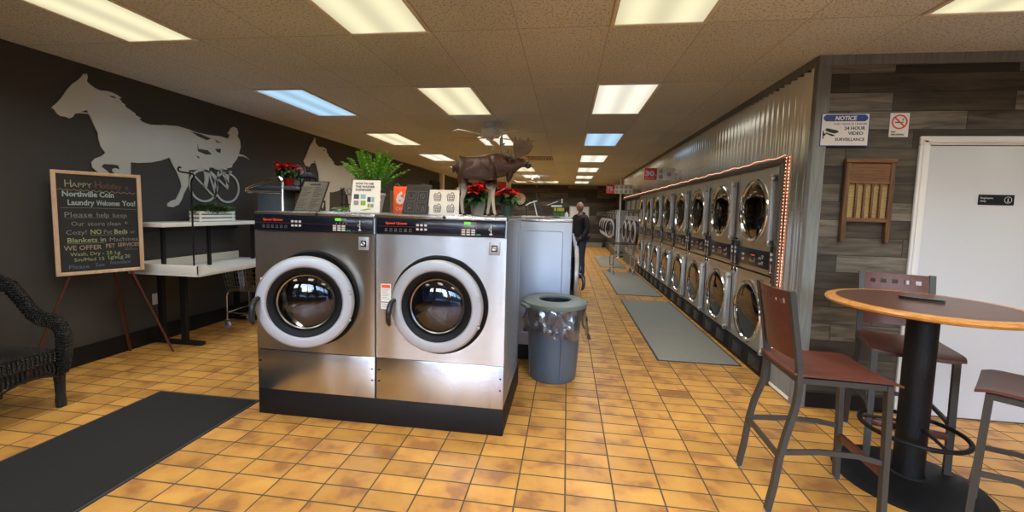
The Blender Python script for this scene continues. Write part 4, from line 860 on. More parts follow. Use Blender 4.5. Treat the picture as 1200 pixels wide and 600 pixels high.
# black folder lying on the table
t = thing('leather_check_holder', 'flat black leather holder lying on the bar table', 'holder', (2.07, 2.66, 1.0605), -.55)
b = MB(); b.box(-.095, .095, -.045, .045, 0, .007, .003); b.build('back_cover', 'blackpl', t, world=False)
b = MB(Matrix.Rotation(math.radians(-4), 4, 'X')); b.box(-.095, .095, -.044, .046, .0085, .0145, .003); b.build('front_cover', 'blackpl', t, world=False)
def make_stool(lab, loc, rz):
    """faces local +x"""
    t = thing('bar_stool', lab, 'stool', loc, rz, 'metal framed bar stools with mahogany seats')
    hw = .185; tw = .026
    sect = [(-tw / 2, -.016), (tw / 2, -.016), (tw / 2, .016), (-tw / 2, .016)]
    for sy in (-1, 1):
        b = MB(); prof = [(-.285, 0), (-.262, .14), (-.245, .30), (-.222, .42), (-.186, .55), (-.176, .65), (-.180, .76), (-.198, .88), (-.222, 1.02), (-.243, 1.155)]
        b.sweep([(x, sy * (hw + (.012 if z < .5 else 0)), z) for x, z in prof], sect, up=(0, 1, 0), smooth=True); b.build('back_leg', 'tubing', t, world=False)
        b = MB(); b.sweep([(.245, sy * hw, 0), (.235, sy * hw, .37), (.222, sy * hw, .716)], sect, up=(0, 1, 0)); b.build('front_leg', 'tubing', t, world=False)
        b = MB(); b.box(-.19, .222, sy * hw - .012, sy * hw + .012, .69, .718); b.build('seat_rail', 'tubing', t, world=False)
        b = MB(); b.sweep([(-.240, sy * hw, .315), (-.05, sy * hw * .96, .335), (.12, sy * hw * .96, .335), (.237, sy * hw, .315)], [(-.007, -.013), (.007, -.013), (.007, .013), (-.007, .013)], up=(0, 0, 1)); b.build('side_stretcher', 'tubing', t, world=False)
    
    for q in (.21, -.19): b = MB(); b.box(q, q + .025, -hw + .012, hw - .012, .69, .718); b.build('seat_rail', 'tubing', t, world=False)
    b = MB(); b.bar((-.248, -hw, .30), (-.248, hw, .30), .018, .026); b.build('rear_stretcher', 'tubing', t, world=False)
    b = MB(); b.box(.228, .256, -hw + .012, hw - .012, .235, .275, .003); b.build('foot_rest', 'seat', t, world=False)
    # dished seat
    b = MB(); nx, ny = 14, 14; top = []; bot = []
    for i in range(nx + 1):
        u = i / nx; x = -.205 + .475 * u; hwid = .20 + .018 * u; ra = []; rb = []
        for j in range(ny + 1):
            v = -1 + 2 * j / ny; k = 1.0
            if u < .06 or u > .94: k = .965
            y = hwid * v * k; z = .733 + .010 * abs(v) ** 2.5 - (.016 * ((u - .86) / .14) ** 2 if u > .86 else 0)
            ra.append(b._v((x, y, z))); rb.append(b._v((x, y, z - .014)))
        top.append(ra); bot.append(rb)
    for i in range(nx):
        for j in range(ny): b._f([top[i][j], top[i + 1][j], top[i + 1][j + 1], top[i][j + 1]], True); b._f([bot[i][j], bot[i][j + 1], bot[i + 1][j + 1], bot[i + 1][j]], True)
    for i in range(nx): b._f([top[i][0], bot[i][0], bot[i + 1][0], top[i + 1][0]]); b._f([top[i][ny], top[i + 1][ny], bot[i + 1][ny], bot[i][ny]])
    for j in range(ny): b._f([top[0][j], top[0][j + 1], bot[0][j + 1], bot[0][j]]); b._f([top[nx][j], bot[nx][j], bot[nx][j + 1], top[nx][j + 1]])
    b.build('seat', 'seat', t, world=False)
    # curved back with five square holes near the top
    yb = [-.172, -.128, -.098, -.068, -.038, -.015, .015, .038, .068, .098, .128, .172]
    yb = [-.172, -.134, -.106, -.080, -.052, -.014 - .013, .001 - .001 + .0, .0]
    edges = [-.172, -.137, -.107, -.0765, -.0465, -.015, .015, .0465, .0765, .107, .137, .172]
    zr = [.80, .90, 1.0, 1.082, 1.110, 1.150]
    def bp(y, z, off): return (-.178 - .243 * max(0, z - .78) * .72 - .028 * (1 - (y / .172) ** 2) + off, y, z)
    b = MB(); G = {}
    for i, y in enumerate(edges):
        for j, z in enumerate(zr):
            for s_, off in ((0, -.006), (1, .006)): G[i, j, s_] = b._v(bp(y, z, off))
    hole = lambda i, j: j == 3 and i in (1, 3, 5, 7, 9)
    inb = lambda i, j: 0 <= i < len(edges) - 1 and 0 <= j < len(zr) - 1 and not hole(i, j)
    for i in range(len(edges) - 1):
        for j in range(len(zr) - 1):
            if hole(i, j): continue
            b._f([G[i, j, 0], G[i + 1, j, 0], G[i + 1, j + 1, 0], G[i, j + 1, 0]]); b._f([G[i, j, 1], G[i, j + 1, 1], G[i + 1, j + 1, 1], G[i + 1, j, 1]])
            if not inb(i - 1, j): b._f([G[i, j, 0], G[i, j + 1, 0], G[i, j + 1, 1], G[i, j, 1]])
            if not inb(i + 1, j): b._f([G[i + 1, j, 0], G[i + 1, j, 1], G[i + 1, j + 1, 1], G[i + 1, j + 1, 0]])
            if not inb(i, j - 1): b._f([G[i, j, 0], G[i, j, 1], G[i + 1, j, 1], G[i + 1, j, 0]])
            if not inb(i, j + 1): b._f([G[i, j + 1, 0], G[i + 1, j + 1, 0], G[i + 1, j + 1, 1], G[i, j + 1, 1]])
    b.build('backrest', 'seat', t, world=False)
    for sy in (-1, 1):
        for x, z in ((-.285, 0), (.245, 0)): b = MB(); b.box(x - .014, x + .018, sy * (hw + (.012 if x < 0 else 0)) - .015, sy * (hw + (.012 if x < 0 else 0)) + .015, 0, .008); b.build('foot_cap', 'ring', t, world=False)
    return t
s0 = make_stool('mahogany bar stool in the foreground beside the dryers, facing the table', (1.375, 2.365, 0), math.radians(-2))
dup(s0, (2.20, 2.935, 0), math.atan2(-.43, -.17), 'mahogany bar stool behind the round table, against the white door')
dup(s0, (2.30, 2.14, 0), math.atan2(.7, -.72), 'mahogany bar stool nearest the viewer on the right, cut off by the picture edge')

# ================================================================== LEFT WALL: EASEL, FOLDING TABLE, ARMCHAIR
A_ = V((-4.2865, 2.888, 0)); B_ = V((-4.036, 3.408, 0)); ux = (B_ - A_).normalized(); BW = (B_ - A_).length
FB = frame((A_.x, A_.y, .868), ux, (0, 0, 1)); BH = .905; nn = ux.cross(V((0, 0, 1)))
t = thing('chalkboard', 'chalkboard with holiday greeting in a pale wooden frame on an easel', 'chalkboard', ((A_.x + B_.x) / 2, (A_.y + B_.y) / 2, .868))
b = MB(FB); b.box(.02, BW - .02, .02, BH - .02, -.008, .0); b.build('slate', 'chalkboard', t)
b = MB(FB)
for q in ((0, .03, 0, BH), (BW - .03, BW, 0, BH), (.03, BW - .03, 0, .03), (.03, BW - .03, BH - .03, BH)): b.box(q[0], q[1], q[2], q[3], -.012, .010, .003)
b.build('frame', 'pine', t)
chalk = {}
def ck(n, col): M[n] = pbr(n, col, .9, vary=.3, vscale=60)
ck('chalk_yellow', (0.315, 0.330, 0.195)); ck('chalk_red', (0.165, 0.068, 0.053)); ck('chalk_blue', (0.315, 0.420, 0.420)); ck('chalk_grey', (0.225, 0.225, 0.217)); ck('chalk_green', (0.315, 0.390, 0.195)); ck('chalk_peach', (0.375, 0.285, 0.203)); ck('chalk_sky', (0.105, 0.165, 0.225))
def line(mat, body, x0, x1, z, size, bold=.0, shear=0.): 
    b = MB(FB); b.text(body, x0, z, size, .0008, width=x1 - x0, bold=bold, shear=shear); return b
def wl(b, pts, w=.0025): b = MB(FB); b.stroke(pts, w, 0, .0008); b.build('chalk_underline', mname, t)
rows = [('chalk_yellow', [('H', .075, .115, .765, .085, 0), ('APPY', .12, .245, .765, .055, 0)]),
        ('chalk_red', [('H', .262, .300, .765, .085, 0), ('oliday', .303, .440, .765, .062, 0), ('s', .462, .485, .765, .055, 0)]),
        ('chalk_blue', [('Northville', .06, .275, .685, .062, .03), ('Coin', .29, .385, .685, .062, .03), ('Laundry', .09, .255, .612, .060, .03), ('Welcomes', .27, .425, .612, .058, .03), ('You!', .44, .535, .612, .062, .03)]),
        ('chalk_grey', [('Please', .065, .235, .505, .062, 0), ('help', .265, .345, .505, .058, 0), ('keep', .37, .465, .505, .052, 0), ('Our', .105, .185, .430, .052, 0), ('store', .205, .315, .430, .048, 0), ('clean', .33, .42, .430, .05, 0), ('+', .445, .47, .435, .05, 0), ('Cozy!', .07, .195, .355, .052, 0), ('Pet', .305, .36, .355, .052, 0), ('or', .485, .52, .355, .045, 0), ('Machines', .34, .535, .285, .05, 0)]),
        ('chalk_green', [('NO', .22, .29, .355, .055, .015), ('Beds', .375, .465, .355, .055, .015), ('Blankets in', .075, .315, .285, .056, .012), ('Wash, Dry - 25 Lg', .09, .41, .167, .042, 0), ('Sm/Med 15', .11, .30, .118, .040, 0), ('Lg/xLg 20', .325, .475, .125, .046, 0)]),
        ('chalk_peach', [('WE OFFER', .055, .29, .218, .055, .008), ('PET', .315, .375, .228, .05, .008), ('SERVICES', .395, .545, .235, .045, .008)]),
        ('chalk_sky', [('Please', .075, .20, .055, .048, 0), ('See', .24, .30, .062, .045, 0), ('Attendant', .335, .48, .075, .042, 0)])]
first = None
for mname, items in rows:
    for s_, x0, x1, z, sz, bo in items: b = MB(FB); b.text(s_, x0, z, sz * 1.05, .0008, width=x1 - x0, bold=bo); b.build('chalk_word', mname, t)
    b = MB(FB)
    if mname == 'chalk_grey':
        wl(b, [(.05, .585), (.2, .588), (.4, .583), (.54, .578)], .003); wl(b, [(.07, .495), (.25, .50), (.45, .495)], .0015); wl(b, [(.44, .205), (.535, .203)], .002); wl(b, [(.45, .217), (.50, .217)], .002)
    if mname == 'chalk_peach': wl(b, [(.035 + .02 * k, .742 + (.008 if k % 2 else -.006) - .0006 * k) for k in range(26)], .003)
    if mname == 'chalk_green': wl(b, [(.075, .275), (.31, .275)], .0018); wl(b, [(.22, .345), (.46, .345)], .0018)
t = thing('easel', 'dark red wooden tripod easel holding the chalkboard', 'easel', (-4.15, 3.1, 0))
def PB(u, z, d=0): p = A_ + ux * u; q = p + nn * d; return (q.x, q.y, z)
b = MB(); b.bar((-4.385, 2.70, 0), PB(.30, 1.50, -.035), .022, .016); b.build('leg', 'redwood', t)
b = MB(); b.bar((-3.95, 3.586, 0), PB(.28, 1.50, -.035), .022, .016); b.build('leg', 'redwood', t)
b = MB(); b.bar((-4.375, 3.52, 0), PB(.31, 1.48, -.055), .022, .016); b.build('leg', 'redwood', t)
b = MB(); b.bar(PB(.05, .885, -.022), PB(.53, .885, -.022), .03, .018); b.build('ledge', 'redwood', t)
# folding table with raised shelf
t = thing('folding_table', 'white folding table with raised shelf and black T legs', 'table', (-4.0, 4.25, 0))
TYa, TYb, TXa, TXb = 3.56, 4.955, XL + .01, -3.6
b = MB(); b.box(TXa, TXb, TYa, TYb, .79, .81)
b.box(TXa, TXb, TYa, TYa + .02, .81, .90, .003)
b.box(TXa, TXa + .02, TYa + .02, TYb, .81, .90)
b.T = frame((TXb, TYa, .79), (0, 1, 0), (0, 0, 1)); b.prism([(0, 0), (TYb - TYa, 0), (TYb - TYa, .055), (.16, .055), (.07, .11), (0, .11)], -.02, 0); b.T = Matrix()
b.build('tray', 'lam', t)
b = MB(); b.box(TXa, -3.985, TYa - .01, TYb - .05, 1.272, 1.312, .004); b.build('upper_shelf', 'lam', t)
b = MB(); b.box(XL + .012, XL + .035, TYa + .06, TYb, 1.20, 1.271); b.build('shelf_backrail', 'blackpl', t)
for yy in (3.66, 4.2, 4.86): b = MB(); b.box(-4.115, -4.085, yy - .015, yy + .015, .811, 1.271); b.build('shelf_post', 'black', t)
for yy in (3.80, 4.80):
    for xx in (-4.30, -4.03): b = MB(); b.box(xx - .03, xx + .03, yy - .02, yy + .02, .04, .789); b.build('leg_column', 'black', t)
    b = MB(); b.box(-4.39, -3.81, yy - .03, yy + .03, .012, .045, .004); ft = b.build('foot_runner', 'black', t)
    b = MB(); b.lathe([(0, 0), (.02, 0), (.02, .006), (.006, .012), (0, .012)], (-3.84, yy, 0), n=10); b.build('levelling_foot', 'ring', ft); b = MB(); b.lathe([(0, 0), (.02, 0), (.02, .006), (.006, .012), (0, .012)], (-4.35, yy, 0), n=10); b.build('levelling_foot', 'ring', ft)
# bag hook stand on the tray corner
t = thing('bag_hook', 'thin black hook rod standing at the corner of the folding table', 'hook', (-3.66, 3.60, .9))
b = MB(); b.tube([(-3.66, 3.572, .90), (-3.66, 3.572, 1.72)], .008, 8); b.build('rod', 'black', t)
def arc(c, r, a0, a1, n, fx): return [fx(c[0] + r * math.cos(a0 + (a1 - a0) * k / n), c[1] + r * math.sin(a0 + (a1 - a0) * k / n)) for k in range(n + 1)]
b = MB(); fx = lambda u, z: (-3.66 + u, 3.572, z)
b.tube([fx(0, 1.72), fx(.012, 1.755), fx(.03, 1.77), fx(.035, 1.79), fx(.02, 1.805), fx(-.02, 1.812), fx(-.08, 1.82), fx(-.11, 1.822), fx(-.135, 1.835), fx(-.14, 1.858), fx(-.125, 1.872), fx(-.108, 1.862)], .008, 8); b.build('hook', 'black', t)
# slatted planter
t = thing('planter_box', 'white slatted planter with small leafy plants on the raised shelf', 'planter', (-4.2, 4.37, 1.312))
b = MB()
for k in range(3): b.box(-4.135, -4.127, 4.12, 4.62, 1.318 + .042 * k, 1.348 + .042 * k, .002); b.box(-4.263, -4.255, 4.12, 4.62, 1.318 + .042 * k, 1.348 + .042 * k, .002); b.box(-4.255, -4.135, 4.12, 4.128, 1.318 + .042 * k, 1.348 + .042 * k, .002); b.box(-4.255, -4.135, 4.612, 4.62, 1.318 + .042 * k, 1.348 + .042 * k, .002)
for yy in (4.14, 4.6): b.box(-4.143, -4.135, yy - .012, yy + .012, 1.312, 1.432); b.box(-4.255, -4.247, yy - .012, yy + .012, 1.312, 1.432)
b.build('slat_crate', 'lam', t)
b = MB(); b.box(-4.245, -4.145, 4.13, 4.61, 1.314, 1.40); b.build('soil', 'moosedark', t)
def leaf(b, p, d, L, W, droop=.2, seg=3, up=(0, 0, 1)):
    d = V(d).normalized(); sd = d.cross(V(up))
    if sd.length < 1e-3: sd = V((1, 0, 0))
    sd.normalize(); p = V(p); prev = None
    for k in range(seg + 1):
        u = k / seg; c = p + d * (L * u) + V((0, 0, -droop * L * u * u)); wd = W * math.sin(PI * min(.98, .08 + .9 * u)) ** .8 * .5
        if k == seg: cur = (b._v(c),)
        else: cur = (b._v(c - sd * wd), b._v(c + V((0, 0, -.12 * wd))), b._v(c + sd * wd))
        if prev:
            if len(cur) == 3: b._f([prev[0], prev[1], cur[1], cur[0]], True); b._f([prev[1], prev[2], cur[2], cur[1]], True)
            else: b._f([prev[0], prev[1], cur[0]], True); b._f([prev[1], prev[2], cur[0]], True)
        prev = cur
def foliage(seed, c, R, n, L, W, zup=.5):
    rnd = random.Random(seed); b = MB()
    for _ in range(n):
        a = rnd.uniform(0, 2 * PI); r = rnd.random() ** .5; p = (c[0] + R[0] * r * math.cos(a), c[1] + R[1] * r * math.sin(a), c[2] + R[2] * rnd.random() * (1.1 - r * .6))
        leaf(b, p, (math.cos(a) + rnd.uniform(-.6, .6), math.sin(a) + rnd.uniform(-.6, .6), zup + rnd.uniform(-.4, .5)), L * rnd.uniform(.6, 1.2), W, .3)
    return b
foliage(3, (-4.195, 4.37, 1.40), (.07, .28, .12), 760, .06, .024, .9).build('foliage', 'herb', t, recalc=False)
# wall outlet
t = thing('wall_outlet', 'white duplex outlet low on the charcoal wall behind the table leg', 'outlet', (XL, 3.84, .42))
b = MB(); b.box(XL, XL + .006, 3.80, 3.875, .41, .53, .002); b.build('cover_plate', 'white', t)
b = MB()
for zz in (.448, .492): b.lathe([(0, .003), (.016, .003), (.016, 0)], (XL + .006, 3.8375, zz), (1, 0, 0), 16)
b.build('socket', 'lam', t)
# wicker armchair
t = thing('wicker_armchair', 'dark brown woven wicker armchair at the left edge of the picture', 'armchair', (-4.0, 2.2, 0))
b = MB()
# rolled arm (visible side) and its twin
def armpts(y): return [(-4.30, y, .90), (-4.20, y + .01, .915), (-4.08, y + .02, .87), (-3.98, y + .02, .775), (-3.90, y + .02, .685), (-3.80, y + .01, .645), (-3.70, y, .640), (-3.635, y, .615), (-3.60, y, .55), (-3.60, y, .45), (-3.62, y, .35), (-3.64, y, .27)]
el = [(.052 * math.cos(a), .034 * math.sin(a)) for a in [2 * PI * k / 14 for k in range(14)]]
for y in (2.45, 1.77):
    pp = armpts(y); b = MB(); b.sweep(pp, el, up=(0, 1, 0), scale=[1, 1, 1, 1, .95, .9, .95, 1.05, 1.1, 1.1, 1.05, .95])
    # wrapped cane over the roll
    for i in range(len(pp) - 1):
        p0, p1 = V(pp[i]), V(pp[i + 1])
        for k in range(4):
            q = p0.lerp(p1, k / 4); tdir = (p1 - p0).normalized(); xx = V((0, 1, 0)).cross(tdir).normalized()
            b.tube([q + V((0, 1, 0)) * (.037 * math.cos(a)) + xx * (.054 * math.sin(a)) + tdir * (.006 * math.sin(6 * a)) for a in [2 * PI * m / 10 for m in range(10)]], .0055, 5, closed=True)
    b.build('arm', 'wick', t)
for x, y in ((-3.66, 2.45), (-3.66, 1.77), (-4.24, 2.45), (-4.24, 1.77)):
    b = MB(); b.lathe([(.030, 0), (.032, .05), (.027, .09), (.030, .18), (.036, .26), (.036, .34)], (x, y, 0), n=16); b.lathe([(0, 0), (.030, 0)], (x, y, 0), n=16); b.build('leg', 'wick', t)
b = MB(); b.box(-4.27, -3.62, 1.80, 2.42, .36, .435, .03)
for k in range(26): x = -4.25 + k * .0245; b.tube([(x, 1.80, .437), (x, 2.0, .441), (x, 2.2, .441), (x, 2.42, .437)], .008, 5)
for k in range(25): y = 1.81 + .0245 * k; b.tube([(-3.62, y, .44), (-3.608, y, .41), (-3.61, y, .36)], .010, 5)
b.build('seat', 'wick', t)
b = MB()
for k in range(26):
    y = 1.80 + .0245 * k; dz = .035 * abs(math.sin(PI * (k / 25) * 2)); b.tube([(-3.615, y, .38), (-3.62, y + .008, .30), (-3.62, y, .255 + dz)], .006, 5)
for k in range(26):
    x = -4.25 + .0245 * k
    b.tube([(x, 2.445, .38), (x, 2.452, .30), (x, 2.45, .265 + .02 * abs(math.sin(k * .3)))], .006, 5)
b.tube([(-3.62, 1.80 + .0248 * k, .245 + .035 * abs(math.sin(PI * k / 12.5))) for k in range(26)], .008, 6); b.tube([(-4.25 + .025 * k, 2.45, .255 + .02 * abs(math.sin(k * .3))) for k in range(26)], .008, 6)
b.build('apron', 'wick', t)
b = MB(); pts = []
for k in range(13): a = PI * k / 12; pts.append((-4.31 - .02 * math.sin(a), 2.11 + .34 * math.cos(a), .70 + .30 * math.sin(a)))
b.tube([(-4.25, 2.45, .40)] + pts + [(-4.25, 1.77, .40)], .028, 10)
for k in range(19):
    y = 1.80 + k * .0344; zt = .70 + .30 * math.sqrt(max(0, 1 - ((y - 2.11) / .34) ** 2)); b.tube([(-4.24, y, .42), (-4.27, y, .6), (-4.31, y, zt)], .0075, 5)
for k in range(17):
    z = .45 + k * .031; hw = .33 if z < .70 else .33 * math.sqrt(max(.02, 1 - ((z - .70) / .31) ** 2)); b.tube([(-4.245 - .1 * (z - .42) + .01, 2.11 - hw, z), (-4.245 - .1 * (z - .42) - .008, 2.11, z), (-4.245 - .1 * (z - .42) + .01, 2.11 + hw, z)], .0075, 5)
b.build('backrest', 'wick', t)

# metal horse silhouettes on the wall ------------------------------------------------
def px2wall(px, py):  # pixel of the traced outline -> (Y, Z) on the wall plane
    d = RAY(px, py); k = (XL + .012) / d[0]; return (d[1] * k, 1.52 + d[2] * k)
Mr = ((.99065, .13413, .02506), (-.03511, .07306, .99671), (-.13186, .98827, -.07709))
def RAY(x, y):
    a, c = (x - 600) / 478.36, (284.5355 - y) / 478.36
    return [a * Mr[0][i] + c * Mr[1][i] + Mr[2][i] for i in range(3)]
za = lambda l: [(50 + x / 4.615, 80 + y / 4.615) for x, y in l]
zb = lambda l: [(150 + x / 4.615, 130 + y / 4.615) for x, y in l]
outl = za([(48, 212), (75, 188), (105, 155), (130, 118), (160, 85), (190, 65), (212, 45), (224, 28), (231, 37), (239, 29), (244, 45), (240, 72), (258, 88), (285, 108), (312, 120), (345, 122), (375, 130), (400, 142), (428, 160), (414, 161), (430, 185), (447, 197), (447, 207), (478, 228), (505, 248), (500, 252), (535, 270), (522, 274), (538, 288)]) + \
    zb([(100, 68), (150, 76), (200, 76), (270, 82), (330, 100), (380, 118), (440, 130), (500, 137), (540, 150), (551, 132), (538, 120), (550, 108), (555, 93), (572, 86), (590, 94), (597, 118), (593, 137), (606, 160), (610, 195), (600, 232), (628, 240), (658, 262), (626, 247), (596, 244), (587, 265), (567, 288), (562, 305), (530, 312), (548, 325), (545, 415), (532, 415), (526, 330), (500, 310), (440, 306), (436, 380), (428, 414), (408, 412), (416, 370), (410, 316), (330, 320), (328, 370), (326, 402), (305, 442), (290, 482), (275, 506), (245, 521), (214, 516), (214, 500), (236, 485), (260, 478), (278, 440), (290, 410), (286, 385), (264, 330), (236, 280), (224, 252), (180, 268), (130, 278), (60, 282), (15, 278), (15, 420), (-5, 470), (-30, 470), (-40, 440), (-45, 345)]) + \
    za([(402, 575), (380, 560), (378, 545), (395, 540), (418, 548), (410, 525), (380, 520), (330, 518), (318, 532), (350, 556), (395, 600), (375, 640), (330, 600), (300, 562), (268, 535), (265, 508), (285, 488), (320, 475), (340, 458), (315, 425), (302, 380), (300, 350), (280, 310), (262, 270), (250, 247), (200, 243), (175, 246), (165, 262), (145, 272), (125, 262), (95, 258), (78, 245), (65, 225)])
YZ = [px2wall(*p) for p in outl]
wh = [px2wall(150 + 412 / 4.615, 130 + 405 / 4.615), px2wall(150 + 538 / 4.615, 130 + 415 / 4.615)]
spk = [((345, 335), (405, 400)), ((405, 400), (472, 470)), ((450, 330), (540, 420)), ((440, 340), (478, 460)), ((490, 330), (470, 470)), ((505, 325), (545, 400)), ((470, 310), (560, 330))]
SPK = [(px2wall(*zb([a])[0]), px2wall(*zb([c])[0])) for a, c in spk]
def horse(lab, sc, oy, oz):
    y0, z0 = YZ[0]; f = lambda p: (oy + (p[0] - y0) * sc, oz + (p[1] - z0) * sc)
    b = MB(frame((XL + .004, 0, 0), (0, 1, 0), (0, 0, 1)))
    b.prism([f(p) for p in YZ], 0, .008)
    for w in wh: q = f(w); b.ring2d(q[0], q[1], .176 * sc, .200 * sc, 0, .008, 40)
    for a, c in SPK: b.stroke([f(a), f(c)], .022 * sc, 0, .008)
    # harness gaps read as dark slots
    b.mi = 1
    gz = lambda l: [f(px2wall(*p)) for p in zb(l)]
    for poly in ([(75, 57), (110, 64), (190, 78), (120, 74)], [(335, 108), (400, 128), (450, 150), (425, 158), (380, 138)], [(375, 175), (382, 205), (430, 212), (455, 235), (420, 236), (378, 218)], [(470, 150), (485, 165), (510, 172), (480, 172)], [(470, 205), (502, 205), (500, 228), (482, 222)], [(366, 240), (388, 250), (382, 258)]): b.prism(gz(poly), .008, .0088)
    b.prism([f(px2wall(*p)) for p in za([(205, 236), (238, 226), (246, 240)])], .008, .0088); b.prism([f(px2wall(*p)) for p in za([(355, 148), (385, 152), (400, 163), (375, 158)])], .008, .0088)
    return tag(b.build('horse_wall_art', ['alu', 'charcoal']), lab, 'wall art', 'sheet metal racing horse cutouts')
horse('sheet metal trotting horse with driver and sulky, above the chalkboard', 1., *YZ[0])
h2 = px2wall(355.5, 189)
horse('second sheet metal horse cutout further along the wall, behind the fern', 1.22, h2[0], h2[1])

# floor mats
def matobj(name, x0, x1, y0, y1, m, lab, cat='mat', grp=None):
    t = thing(name, lab, cat, ((x0 + x1) / 2, (y0 + y1) / 2, 0), 0, grp)
    b = MB(); b.box(x0 + .02, x1 - .02, y0 + .02, y1 - .02, 0, .009, .002); b.build('pile', m, t)
    b = MB()
    for q in ((x0, x1, y0, y0 + .02), (x0, x1, y1 - .02, y1), (x0, x0 + .02, y0 + .02, y1 - .02), (x1 - .02, x1, y0 + .02, y1 - .02)): b.box(q[0], q[1], q[2], q[3], 0, .006, .001)
    b.build('edging', 'matedge', t)
matobj('entrance_mat', -3.20, -2.32, .75, 2.79, 'blackmat', 'long black ribbed mat in the left foreground')
for k, (a, c, d, e_) in enumerate(((.985, 1.82, 4.33, 7.36), (.975, 1.82, 7.80, 10.87), (.975, 1.70, 11.7, 14.7))):
    matobj('runner_mat', a, c, d, e_, 'greymat', ['nearest grey runner mat in front of the dryers', 'middle grey runner mat in front of the dryers', 'farthest grey runner mat, beyond the wire cart'][k], 'mat', 'grey runner mats along the dryers')
# ================================================================== TRASH CAN
t = thing('trash_can', 'round blue grey trash can with lid and clear plastic liner', 'trash can', (-.085, 3.735, 0))
b = MB(); b.lathe([(0, 0), (.205, 0), (.212, .012), (.222, .15), (.235, .40), (.245, .655), (.262, .66), (.262, .685), (.250, .69), (.236, .66), (.21, .05), (0, .04)], n=48)
for k in range(4):
    a = 2 * PI * k / 4 - 1.25; c, s_ = math.cos(a), math.sin(a); b.tube([(.214 * c, .214 * s_, .02), (.236 * c, .236 * s_, .38), (.246 * c, .246 * s_, .62)], .010, 6)
b.build('bin', 'can', t, world=False)
b = MB(); b.lathe([(.145, .715), (.150, .728), (.20, .733), (.27, .722), (.288, .712), (.292, .695), (.285, .672), (.268, .668), (.268, .69), (.20, .705), (.15, .703), (.145, .715)], n=56)
for a in (.55, .55 + PI): b.T = Matrix.Rotation(a, 4, 'Z'); b.box(.27, .325, -.06, .06, .672, .700, .008); b.T = Matrix()
b.build('lid', 'lid', t, world=False)
b = MB(); n = 84; rows_ = 14; rnd = random.Random(4); R_ = []
for j in range(rows_ + 1):
    u = j / rows_; ring = []
    for i in range(n):
        a = 2 * PI * i / n
        low = .27 + .05 * math.sin(a * 2 + 2.6) + .03 * math.sin(a * 3 + 1) + .008 * math.sin(a * 11)
        z = .69 - u * low; r = .268 + .006 * math.sin(u * 3) + (.012 + .016 * u) * noise.noise(V((math.cos(a) * 6, math.sin(a) * 6, u * 2.5))) * 2 + .012 * noise.noise(V((math.cos(a) * 16, math.sin(a) * 16, u * 7)))
        flare = .05 * max(0, math.cos(a + .15)) ** 3 * u
        ring.append(b._v(((r + flare) * math.cos(a), (r + flare) * math.sin(a), z)))
    R_.append(ring)
for j in range(rows_):
    for i in range(n): b._f([R_[j][i], R_[j][(i + 1) % n], R_[j + 1][(i + 1) % n], R_[j + 1][i]], (i * 7 + j * 3) % 5 != 0)
b.build('plastic_liner', 'bag', t, world=False, sharp=25)
b = MB(); b.lathe([(.236, .69), (.225, .55), (.20, .30), (.12, .22), (0, .20)], n=36); b.build('inner_liner', pbr('dark_liner', (.05, .06, .075), .3, bump=.8, bscale=18), t, world=False)

